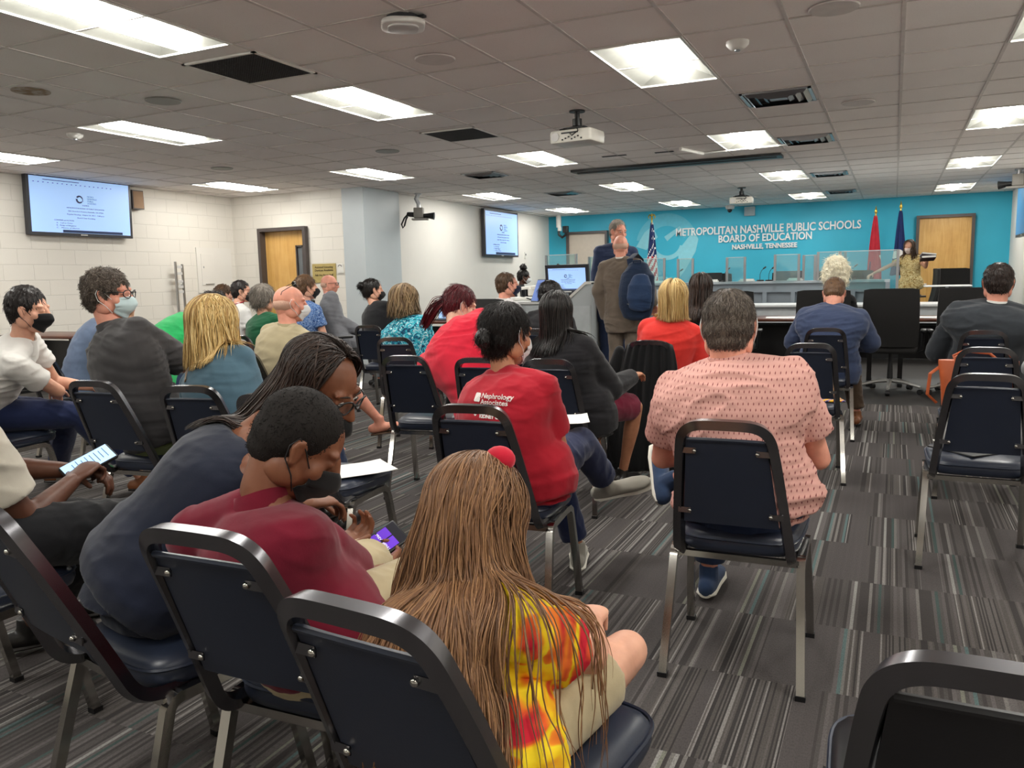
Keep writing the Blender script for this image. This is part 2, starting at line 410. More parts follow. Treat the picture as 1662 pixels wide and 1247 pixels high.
M_lens = emit('light_lens', '#fffdf6', LENS_E)
def light_proto():
    r = empty('ceiling_light', (0, 0, 0)); L = 2*GY; W = GX; a, e = W/2-.012, L/2-.012
    g = MB()
    for sx in (-1, 1): g.box((sx*(W/2-.008), 0, -.003), (.016, L, .012)); 
    for sy in (-1, 1): g.box((0, sy*(L/2-.008), -.003), (W, .016, .012))
    g.build('frame', M_white, r)
    g = MB(); h = .075; iw, il = .11, e-.12
    V = [(-a, -e, 0), (a, -e, 0), (a, e, 0), (-a, e, 0), (-iw, -il, h), (iw, -il, h), (iw, il, h), (-iw, il, h)]
    g.add(V, [(0, 1, 5, 4), (1, 2, 6, 5), (2, 3, 7, 6), (3, 0, 4, 7), (4, 5, 6, 7)]); g.build('reflector', M_refl, r, fix=False)
    g = MB(); n = 10; P = [(-.115+.23*i/n, .050-.078*math.sin(PI*i/n)) for i in range(n+1)]
    V = [(x, s*(il+.03), z) for s in (-1, 1) for x, z in P]+[(x, s*(e-.01), z*.45+.012) for s in (-1, 1) for x, z in P]
    F = [(i, i+1, n+2+i, n+1+i) for i in range(n)]
    m = 2*(n+1)
    F += [(i, m+i, m+i+1, i+1) for i in range(n)]+[(n+1+i, n+2+i, m+n+2+i, m+n+1+i) for i in range(n)]
    g.add(V, F); g.build('lens', M_lens, r, smooth=50, fix=False)
    return r
proto = light_proto(); ordn = ['nearest', 'second', 'third', 'fourth', 'fifth']; seen = {}
for i, (c, y) in enumerate(LIGHTS+UNSEEN):
    o = proto if i == 0 else copy_tree(proto)
    o.location = ((LCOL[c]+.5)*GX, y+GY, CEIL-.002)
    if i < len(LIGHTS):
        q = seen.get(c, 0); seen[c] = q+1
        where = {0: 'nearest the camera', 1: 'second from the camera', 2: 'third from the camera', 3: 'fourth from the camera', 4: 'farthest, by the teal wall'}[q]
        if y > 15: where = 'farthest one, before the teal wall'
        tagd(o, 'lit recessed ceiling light in the %s column, %s' % (c, where), 'ceiling light', 'ceiling lights')
    else:
        tagd(o, 'unseen added ceiling light behind the camera, in the %s column, %s' % (c, 'close' if y > 0 else 'towards the rear wall'), 'ceiling light', 'unseen ceiling lights behind the camera')

def vent(kind, x, y, s, label):
    r = empty('ceiling_vent', (x, y, CEIL)); tagd(r, label, 'air vent', 'ceiling vents')
    hw = s/2; g = MB()
    for sx in (-1, 1): g.box((sx*(hw-.012), 0, -.006), (.024, s, .012)); g.box((0, sx*(hw-.012), -.006), (s, .024, .012))
    g.build('frame', M_white if kind == 'return' else M_alu, r)
    if kind == 'return':
        g = MB(); g.box((0, 0, -.003), (s-.05, s-.05, .004))
        n = 28
        for i in range(n): 
            t = -hw+.03+(s-.06)*i/(n-1); g.box((t, 0, -.007), (.004, s-.05, .005)); g.box((0, t, -.007), (s-.05, .004, .005))
        g.build('grille', M_dark, r)
    else:
        for q, f in enumerate((.9, .66, .42)):
            g = MB(); h0 = hw*f; h1 = h0-.035
            for a0 in range(4):
                c, sn = math.cos(a0*PI/2), math.sin(a0*PI/2)
                V = [(-h0, -h0, -.004-q*.003), (h0, -h0, -.004-q*.003), (h1, -h1, -.03), (-h1, -h1, -.03)]
                g.add([(c*vx-sn*vy, sn*vx+c*vy, vz) for vx, vy, vz in V], [(0, 1, 2, 3)])
            g.build('louvre', M_alu, r, fix=False)
        g = MB(); g.box((0, 0, -.001), (s-.04, s-.04, .002)); g.build('throat', M_dark, r)
        g = MB(); g.box((0, 0, -.018), (hw*.5, hw*.5, .004)); g.build('centre_plate', M_alu, r)
vl = ['large dark return air grille nearest the camera', 'dark return air grille with white frame, left of the hanging projector', 'square metal air diffuser right of the big light in the centre right column',
      'square metal air diffuser left of the middle light row', 'metal air diffuser right of the long dark screen slot', 'far metal air diffuser above the wall screen in the side wall corner', 'metal air diffuser beside the third centre right light', 'farthest metal air diffuser near the teal wall, right of the centre']
for (kd, k, y, s), l in zip(VENTS, vl): vent(kd, (k+.5)*GX, y+s/2, s, l)

# projection screen slot
r = empty('projection_screen_case', (-2.65, 10.6, CEIL)); tagd(r, 'long black recessed projection screen case in the ceiling before the dais', 'screen case')
g = MB(); g.box((0, 0, -.019), (2.72, .30, .03)); g.build('case', M_black, r)
g = MB(); g.box((0, -.03, -.037), (2.6, .05, .012)); g.build('slot_cover', M_dark, r)
for sx in (-.75, .9):
    g = MB(); g.box((sx, .05, -.03), (.1, .03, .008)); g.build('bracket', M_alu, r)
for (x, y, s) in ((-3.1, 9.55, .3), (-2.5, 9.6, .22)):
    g = MB(); g.box((x, y, CEIL-.004), (s, .05, .006)); tagd(g.build('ceiling_gap_cover', M_dark, base=(x, y, CEIL)), 'short dark slot in the ceiling tiles %s' % ('left of the white pipe' if x < -3 else 'right of the first, before the screen case'), 'ceiling slot')
g = MB(); g.tube([(-2.25, 9.35, CEIL-.02), (-2.1, 9.85, CEIL-.02)], .02, 8); g.tube([(-2.1, 9.85, CEIL-.02), (-1.1, 9.75, CEIL-.012)], .008, 6); tagd(g.build('ceiling_conduit', M_white, base=(-2.2, 9.6, CEIL)), 'short white conduit on the ceiling before the screen case', 'conduit')

# ceiling speakers, detectors, access point
for x, y, l in ((-2.78, 4.79, 'round grey ceiling speaker right of the nearest return grille'), (-5.23, 4.76, 'round ceiling speaker with bright rim, left of the nearest return grille'),
                (-.33, 7.8, 'round ceiling speaker right of the metal diffusers'), (-7.61, 7.76, 'small round ceiling speaker above the left wall screen'),
                (-5.16, 7.77, 'round ceiling speaker in the middle, beyond the return grille'), (-.35, 5.0, 'round ceiling speaker at the top edge, right of the big light'), (-2.9, 8.2, 'faint round ceiling speaker just behind the hanging projector')):
    r = empty('ceiling_speaker', (x, y, CEIL)); tagd(r, l, 'ceiling speaker', 'ceiling speakers')
    g = MB(); g.lathe((0, 0, -.009), [(.112, 0), (.13, 0), (.135, .008), (.112, .008)], 28); g.build('rim', M_refl if x < -5 else M_tbar, r, smooth=40)
    g = MB(); g.disc((0, 0, -.003), .115, .006, 28); g.build('grille', plain('speaker_grille', '#8d8885', .7), r, smooth=40)
b = NB('stain'); n = b.noise(b.coord(), 14, 4); b.setp(Base_Color=b.ramp(n.outputs[0], [(.4, srgb('#b5aca2')), (.6, srgb('#8b7355'))]), Roughness=.9); M_stain = b.m
g = MB(); g.lathe((-5.79, 4.06, CEIL-.004), [(.07, 0), (.13, 0), (.13, .004), (.07, .004)], 26); tagd(g.build('stained_ceiling_ring', M_stain, base=(-5.79, 4.06, CEIL)), 'brown stained ring on a ceiling tile at the far left', 'stain')
for x, y, l in ((-.94, 5.4, 'white round smoke detector right of the big centre right light'), (-7.02, 5.32, 'small white smoke detector under the left lights')):
    r = empty('smoke_detector', (x, y, CEIL)); tagd(r, l, 'smoke detector')
    g = MB(); g.lathe((0, 0, -.03), [(.03, -.02), (.05, -.012), (.07, .01), (.072, .03)], 24); g.build('housing', M_white, r, smooth=60)
    g = MB(); g.disc((0, 0, -.052), .018, .01, 16); g.build('sensor_cap', M_alu, r, smooth=40)
r = empty('wireless_access_point', (-2.5, 3.97, CEIL)); tagd(r, 'white rounded wireless access point on a dark ceiling mount', 'access point')
g = MB(); g.rbox((0, 0, -.045), (.24, .24, .03), .08, .6, 6); g.build('housing', M_white, r, smooth=50)
g = MB(); g.rbox((0, 0, -.064), (.17, .17, .012), .06, .6, 6); g.build('face_plate', plain('light_grey', '#c4c2bf', .5), r, smooth=50)
g = MB(); g.disc((0, 0, -.018), .09, .034); g.box((.03, .02, -.01), (.2, .03, .012)); g.build('mount', M_dark, r)

# projectors
def projector(x, y, z, rz, label, s=1):
    r = empty('projector', (x, y, CEIL), rz); tagd(r, label, 'projector', 'ceiling projectors'); h = CEIL-z
    g = MB(); g.tube([(0, 0, 0), (0, 0, -h+.14)], .022, 12); g.disc((0, 0, -.006), .07, .012); g.tube([(0, 0, -h+.17), (0, 0, -h+.11)], .042, 12)
    for a in (-.13, .13): g.tube([(0, 0, -h+.11), (a, .09, -h+.075)], .008, 6); g.tube([(0, 0, -h+.11), (a, -.09, -h+.075)], .008, 6)
    g.box((0, 0, -h+.09), (.2, .14, .012)); g.build('mount_pole', M_black, r)
    g = MB(); g.rbox((0, 0, -h+.01), (.40*s, .30, .11), .03); g.build('body', plain('projector_white', '#cfccc2', .4), r, smooth=40)
    g = MB(); g.disc((-.14*s, -.152, -h+.01), .038, .012, 20, 'y'); g.build('exhaust', plain('light_grey', '#c4c2bf', .5), r, smooth=40)
    g = MB()
    for i in range(7): g.box((-.07*s+i*.03*s, -.152, -h-.02+.01*(i % 3)), (.014, .008, .012))
    g.box((.0, -.152, -h+.035), (.16, .008, .012)); g.tube([(0, -.15, -h+.03), (.04, -.19, -h+.0), (.09, -.17, -h+.04), (.05, -.12, -h+.08)], .005, 6)
    g.build('ports', M_black, r)
    g = MB(); g.disc((.12*s, .16, -h+.01), .045, .03, 20, 'y'); g.build('projector_lens', M_black, r, smooth=40)
projector(-2.56, 6.85, 2.49, -.1, 'white projector hanging from a black ceiling pole, near one', 1)
projector(-2.38, 14.25, 2.50, .1, 'small far projector hanging before the teal wall', .95)
# wall cameras
def ptz(x, y, z, rz, label, rev=1):
    r = empty('camera', (x, y, z), rz); tagd(r, label, 'camera', 'mounted cameras')
    g = MB(); g.rbox((0, 0, .05), (.16, .13, .17), .02); g.box((.02, 0, -.055), (.26, .15, .03)); g.build('housing', plain('camera_grey', '#8f8b84', .5), r, smooth=40)
    g = MB(); g.tube([(0, 0, .13), (0, 0, .2), (-.04, 0, .28), (0, 0, CEIL-z)], .035, 10); g.disc((0, 0, CEIL-z-.01), .06, .02); g.build('arm', M_alu, r, smooth=50)
    g = MB(); g.tube([(.08, 0, 0), (.14, 0, 0), (.26, 0, -.01)], [.035, .038, .062], 16); g.build('camera_lens', M_black, r, smooth=40)
    g = MB(); g.tube([(-.07, 0, .02), (-.16, 0, .03), (-.2, 0, .04)], [.045, .04, .03], 12)
    g.tube([(-.19, 0, .03), (-.25, 0, -.03), (-.3, 0, -.13), (-.28, 0, -.19), (-.25, 0, -.15), (-.22, 0, -.05), (-.19, 0, .0)], .014, 8); g.build('cable_loop', M_black, r, smooth=50)
ptz(-7.20, 11.7, 2.36, .35, 'grey camera with black lens hanging by the pale pillar')
ptz(1.62, 14.2, 2.52, 2.9, 'grey camera at the right edge under the ceiling')
r = empty('camera', (-7.1, 17.7, 2.45)); tagd(r, 'white camera with black cable loop at the teal wall left corner', 'camera', 'mounted cameras')
g = MB(); g.tube([(0, 0, .28), (0, 0, .0)], .06, 12); g.tube([(.02, 0, 0), (.02, 0, -.08)], .05, 10); g.build('housing', M_white, r, smooth=40)
g = MB(); g.tube([(0, 0, -.05), (.0, 0, -.17), (.08, 0, -.23), (.17, 0, -.18), (.18, 0, -.08)], .03, 10); g.rbox((.17, 0, -.05), (.13, .1, .15), .02); g.build('camera_lens', M_black, r, smooth=40)
r = empty('dome_camera', (-3.2, 17.75, CEIL)); tagd(r, 'small white dome camera on the ceiling above the wall lettering', 'camera', 'mounted cameras')
g = MB(); g.lathe((0, 0, -.1), [(.03, 0), (.09, .03), (.1, .1)], 20); g.build('housing', plain('light_grey', '#c4c2bf', .5), r, smooth=50)
g = MB(); g.ell((.0, -.03, -.1), .05); g.build('dome', M_black, r, smooth='all')
r = empty('wall_speaker', (-2.84, YB, 2.61)); tagd(r, 'small square pale speaker high on the teal wall', 'speaker')
g = MB(); g.rbox((0, -.04, 0), (.22, .08, .19), .01); g.build('cabinet', plain('pale_grille', '#a9b6ba', .6), r)
g = MB(); g.box((0, -.084, 0), (.19, .006, .16)); g.build('grille', plain('pale_grille2', '#98a7ad', .8), r)

# ------------------------------------------------------------------ doors
def door(n, x0, x1, y, ztop, mdoor, window=None, slab_off=.05, recess=0):
    t = .055; g = MB()
    for x in (x0+t/2, x1-t/2): g.box((x, y-.01, ztop/2), (t, .14, ztop))
    g.box(((x0+x1)/2, y-.01, ztop-t/2), (x1-x0-2*t, .14, t))
    fr = g.build('door_%d' % n, M_frame, None, ((x0+x1)/2, y, 0)); fr['kind'] = 'structure'
    g = MB(); sl = ztop-t
    if window:
        wx0, wx1, wz0, wz1 = window
        g.box(((x0+t+wx0)/2, y+slab_off, sl/2), (wx0-x0-t, .045, sl)); g.box(((x1-t+wx1)/2, y+slab_off, sl/2), (x1-t-wx1, .045, sl))
        g.box(((wx0+wx1)/2, y+slab_off, wz0/2), (wx1-wx0, .045, wz0)); g.box(((wx0+wx1)/2, y+slab_off, (sl+wz1)/2), (wx1-wx0, .045, sl-wz1))
    else: g.box(((x0+x1)/2, y+slab_off, sl/2), (x1-x0-2*t, .045, sl))
    s = g.build('door_panel', mdoor, fr)
    g = MB(); hx = x0+t+.07 if n != 1 else x1-t-.07
    g.tube([(hx, y+slab_off-.03, 1.0), (hx, y+slab_off-.07, 1.0), (hx+.1, y+slab_off-.07, 1.0)], .01, 8); g.disc((hx, y+slab_off-.026, 1.0), .03, .012, 16, 'y'); g.build('door_handle', M_alu, s, smooth=40)
    if window:
        g = MB(); q = .025
        for x in (wx0+q/2, wx1-q/2): g.box((x, y+slab_off-.005, (wz0+wz1)/2), (q, .06, wz1-wz0))
        for z in (wz0+q/2, wz1-q/2): g.box(((wx0+wx1)/2, y+slab_off-.005, z), (wx1-wx0, .06, q))
        g.build('window_frame', M_frame, s)
        g = MB(); g.box(((wx0+wx1)/2, y+slab_off, (wz0+wz1)/2), (wx1-wx0-.04, .008, wz1-wz0-.04)); g.build('window_pane', plain('wired_glass', '#6b6f72', .25), s)
door(1, -9.46, -8.48, YD, 2.19, M_maple, (-8.78, -8.62, 1.0, 1.90), .07)
door(2, -7.03, -6.02, YB-.05, 2.35, plain('beige_door', '#b9aea0', .5, vary=.03), None, .0)
door(3, .37, 1.38, YB-.05, 2.34, M_maple, None, .0)

# ------------------------------------------------------------------ wall things
def wall_frame(kind, x, y, z):
    return {'left': frame_matrix((XL, y, z), (0, 1, 0), (0, 0, 1)), 'side': frame_matrix((XS, y, z), (0, 1, 0), (0, 0, 1)),
            'entry': frame_matrix((x, YD, z), (1, 0, 0), (0, 0, 1)), 'back': frame_matrix((x, YB, z), (1, 0, 0), (0, 0, 1)), 'right': frame_matrix((XR, y, z), (0, -1, 0), (0, 0, 1))}[kind]
def M_(mb_verts, M): return [tuple(M @ Vector(v)) for v in mb_verts]
def tmb(g, M):
    for i, v in enumerate(g.v): g.v[i] = (np.c_[v, np.ones(len(v))] @ np.array(M).T)[:, :3]
    return g
M_scr = emit('screen_blue', '#9dc0ee', .62); M_ink = plain('screen_ink', '#3c4a66', .5); M_ink2 = plain('screen_teal_ink', '#5f9db5', .5); M_bar = plain('screen_bar', '#16305e', .5)
def doc_text(par, M, W, H, big=True):
    """the agenda page shown on a display; M maps page plane to the room"""
    g = MB(); z = .004
    def T(s, x, y, size, al='CENTER', wd=None): add_text(g, s, size, M @ Matrix.Translation((x*W, y*H, z)), .0006, al, 0.0, wd)
    T('AGENDA', .03, .03, H*.035); T('METROPOLITAN BOARD OF PUBLIC EDUCATION', .03, -.03, H*.03, wd=W*.38)
    T('2601 Bransford Avenue, Nashville, TN 37204', .03, -.09, H*.03, wd=W*.36); T('Regular Meeting - August 24, 2021 - 5:00 p.m.', .03, -.15, H*.03, wd=W*.38); T('Board Chair Presiding', .03, -.21, H*.03, wd=W*.18)
    T('CONVENE and ACTION', -.29, -.27, H*.034, 'LEFT', W*.19)
    for i, s in enumerate(('A.   Call to Order', 'B.   Pledge of Allegiance', 'C.   Minute of Silence')): T(s, -.27, -.32-.045*i, H*.032, 'LEFT', W*(.16+.03*i))
    for i in range(14): g.box((0, 0, 0), (.0001, .0001, .0001))
    g.build('page_text', M_ink, par, fix=False)
    g = MB()
    def T2(s, x, y, size): add_text(g, s, size, M @ Matrix.Translation((x*W, y*H, z)), .0006, 'LEFT')
    for i, s in enumerate(('METRO', 'NASHVILLE', 'PUBLIC', 'SCHOOLS')): T2(s, .05, .2-.042*i, H*.042)
    g.build('page_heading', M_ink2, par, fix=False)
    g = MB(); R0 = H*.075
    for a0, a1 in ((20, 150), (170, 320)):
        P = [(math.cos(math.radians(a))*R0, math.sin(math.radians(a))*R0) for a in np.linspace(a0, a1, 12)]+[(math.cos(math.radians(a))*R0*.6+R0*.1, math.sin(math.radians(a))*R0*.6) for a in np.linspace(a1, a0, 12)]
        g.prism(P, .003, .005)
    g.box((R0*.9, -R0*.1, .004), (R0*.18, R0*.9, .002)); tmb(g, M @ Matrix.Translation((-.03*W, .14*H, 0))); g.build('page_logo', M_ink, par, fix=False)
    g = MB(); g.box((.1*W, -.47*H, .003), (W*.62, H*.05, .002)); tmb(g, M); g.build('task_bar', M_bar, par)
    g = MB()
    for i in range(18): g.box((-.46*W+i*W*.045, .40*H, .003), (W*.012, H*.014, .002))
    g.box((-.2*W, .45*H, .003), (.35*W, H*.012, .002)); tmb(g, M); g.build('tool_bar', M_ink, par)
def display(name, M, W, H, label, cat, depth=.07, page=True, tilt=0, mount=True):
    r = empty(name, M.translation); M0 = Matrix.Translation(-M.translation) @ M @ Matrix.Rotation(tilt, 4, 'X') @ Matrix.Translation((0, 0, .06 if mount else 0)); tagd(r, label, cat)
    g = MB(); g.box((0, 0, depth/2), (W+.08, H+.08, depth)); tmb(g, M0); g.build('bezel', plain('bezel_grey', '#2a2a30', .35), r)
    g = MB(); g.box((0, 0, depth+.001), (W, H, .004)); tmb(g, M0); s = g.build('screen', M_scr, r)
    if mount: g = MB(); g.box((0, 0, -.02), (.35, .3, .09)); tmb(g, M0); g.build('wall_bracket', M_black, r)
    g = MB(); g.box((.0, -H/2-.02, depth+.002), (.1, .012, .003)); tmb(g, M0); g.build('badge', M_white, r)
    if page: doc_text(s, M0 @ Matrix.Translation((0, 0, depth)), W, H)
    return r
display('wall_screen', wall_frame('left', 0, 7.535, 2.375), 1.47, .70, 'large wall screen on the left block wall showing a document', 'screen', tilt=.04)
display('wall_screen', wall_frame('side', 0, 15.26, 2.22), 1.50, .86, 'wall screen near the teal wall, showing a pale blue document', 'screen')
_s = M_scr; M_scr = emit('screen_dark_blue', '#3a7fb0', .25); display('wall_screen', wall_frame('right', 0, 15.52, 2.22), 1.35, .78, 'dark blue wall screen cut by the right edge of the photo', 'screen', page=False); M_scr = _s
r = empty('wall_speaker', (XL, 8.5, 2.54)); tagd(r, 'brown boxed speaker half hidden behind the left wall screen', 'speaker')
g = MB(); g.rbox((.06, -.05, 0), (.12, .2, .27), .01); g.build('cabinet', M_frame, r); g = MB(); g.box((.122, -.05, 0), (.005, .17, .24)); g.build('grille', plain('tan_cloth', '#9c7f66', .9), r)

# sign beside the entry door
M0 = wall_frame('entry', -8.19, 0, 1.44); r = empty('notice_sign', M0.translation); tagd(r, 'brass coloured assisted listening sign beside the wooden door', 'sign'); L0 = Matrix.Translation(-M0.translation) @ M0
g = MB(); g.box((0, 0, .006), (.46, .30, .012)); tmb(g, L0); pl = g.build('plate', plain('brass_plate', '#b8a468', .4, .3), r)
g = MB()
for s, y, z in (('Assisted Listening', .095, .045), ('Devices Available', .045, .045), ('Ask Any Room Staff', -.03, .045)): add_text(g, s, z, L0 @ Matrix.Translation((0, y, .0135)), .001, bold=.0006, width=.36)
g.build('sign_text', plain('brown_ink', '#4b3d24', .6), pl, fix=False)
g = MB(); P = [(.075*math.cos(a), .075*math.sin(a)) for a in np.linspace(.3, 2.8, 9)]
g.tube([(.13+x*.35, -.10+y*.5, .014) for x, y in P], .006, 5); g.tube([(.1, -.115, .014), (.14, -.09, .014), (.17, -.07, .014)], .006, 5); tmb(g, L0); g.build('ear_symbol', M_black, pl)
M0 = wall_frame('entry', -7.87, 0, 1.51); g = MB(); g.box((0, 0, .01), (.11, .15, .02)); L1 = M0; g2 = g; tmb(g, M0)
o = tagd(g.build('small_notice', M_white, base=M0.translation), 'small white notice with a dark arc, right of the brass sign', 'notice')
g = MB(); g.tube([(.035*math.cos(a), .02+.03*math.sin(a), .021) for a in np.linspace(.2, 2.9, 9)], .005, 5); tmb(g, M0); g.build('arc_symbol', M_dark, o)
# electrical panel on the left wall
r = empty('electrical_panel', (XL, 9.93, 1.53)); tagd(r, 'white painted electrical panel flush on the left block wall', 'electrical panel')
g = MB(); g.box((.008, 0, 0), (.016, .74, .72)); g.build('cover_frame', M_wallw, r)
g = MB(); g.rbox((.02, -.16, .01), (.012, .26, .5), .004); d = g.build('panel_door', M_wallw, r)
g = MB(); g.box((.03, -.14, -.22), (.01, .18, .012)); g.box((.03, -.25, .05), (.01, .012, .03)); g.build('latch', M_alu, d)
r = empty('wall_outlet', (XL, 9.22, 1.32)); tagd(r, 'white wall outlet plate right of the leaning metal rack', 'outlet')
g = MB(); g.rbox((.006, 0, 0), (.012, .09, .14), .004); g.build('plate', M_white, r); g = MB(); g.box((.014, .0, -.02), (.006, .03, .02)); g.build('socket', M_dark, r)
# leaning metal rack (ladder shaped)
r = empty('metal_rack', (XL+.12, 9.1, 0)); tagd(r, 'narrow metal rack standing against the left block wall', 'rack')
for y, z in ((-.07, 1.66), (.06, 1.62)):
    g = MB(); g.box((0, y+.0, z/2), (.03, .022, z)); g.build('upright', M_alu, r)
for z in (1.58, 1.48, 1.36, 1.28, 1.2, .9, .6, .3):
    g = MB(); g.box((0, -.005, z), (.02, .11, .04)); g.build('rung', plain('light_grey', '#c4c2bf', .5), r)
r = empty('thermostat', (XS, 16.68, 1.80)); tagd(r, 'small white switch plate right of the far wall screen', 'switch')
g = MB(); g.rbox((.01, 0, 0), (.02, .08, .15), .005); g.build('plate', M_white, r); g = MB(); g.box((.022, 0, .02), (.006, .03, .04)); g.build('rocker', M_dark, r)

# lettering and emblem on the teal wall
r = empty('wall_lettering', (-2.54, YB, 2.05)); tagd(r, 'raised pale metal lettering across the teal wall', 'lettering')
M_let = plain('letter_metal', '#eef0f0', .4)
for nm, s, xc, z, wd, sz in (('letter_line', 'METROPOLITAN NASHVILLE PUBLIC SCHOOLS', -2.54, 2.225, 3.80, .235), ('letter_line', 'BOARD OF EDUCATION', -2.535, 2.04, 1.92, .215), ('letter_line', 'NASHVILLE, TENNESSEE', -2.535, 1.86, 1.34, .14)):
    g = MB(); add_text(g, s, sz, frame_matrix((xc+2.54, -.02, z-2.05), (1, 0, 0), (0, 0, 1)), .014, 'CENTER', .004, wd); g.build(nm, M_let, r, fix=False)
r = empty('wall_emblem', (-4.66, YB, 1.85)); tagd(r, 'large translucent looking pale blue round emblem painted beside the lettering', 'emblem')
M_em = plain('emblem_blue', '#62bdd3', .6, vary=.04); M_em2 = plain('emblem_pale', '#8acfdd', .6, vary=.04)
def arcpoly(cx, cz, r0, r1, a0, a1, n=28, sq=1.0):
    P = [(cx+r1*math.cos(math.radians(a)), cz+r1*sq*math.sin(math.radians(a))) for a in np.linspace(a0, a1, n)]
    return P+[(cx+r0*math.cos(math.radians(a)), cz+r0*sq*math.sin(math.radians(a))) for a in np.linspace(a1, a0, n)]
def em(P, m, nm, d): g = MB(); g.prism(P, -.004-d, 0, 'xz'); g.build(nm, m, r)
em(arcpoly(0, .12, .42, .70, 20, 170), M_em, 'upper_arc', 0)
em([(-.70, .1), (-.5, .42), (-.32, .55), (-.2, .3), (-.46, .02)], M_em2, 'cap_shape', .001)
em(arcpoly(.02, .18, .30, .40, 190, 345), M_em2, 'inner_ring', .001)
em([(.28, .0), (.62, .42), (.72, .22), (.66, -.05), (.45, -.42), (.3, -.62), (.27, -.3)], M_em2, 'leaf_shape', .002)
em([(.02, .2), (.34, .47), (.3, .52), (-.05, .30)], M_em2, 'tassel_shape', .003)
em(arcpoly(-.1, -.88, .22, .30, 20, 160), M_em2, 'lower_arc', .001)
em([(-.7, -.22), (-.42, -.42), (-.1, -.5), (-.12, -.56), (-.45, -.52), (-.72, -.34)], M_em, 'swoosh_shape', 0)
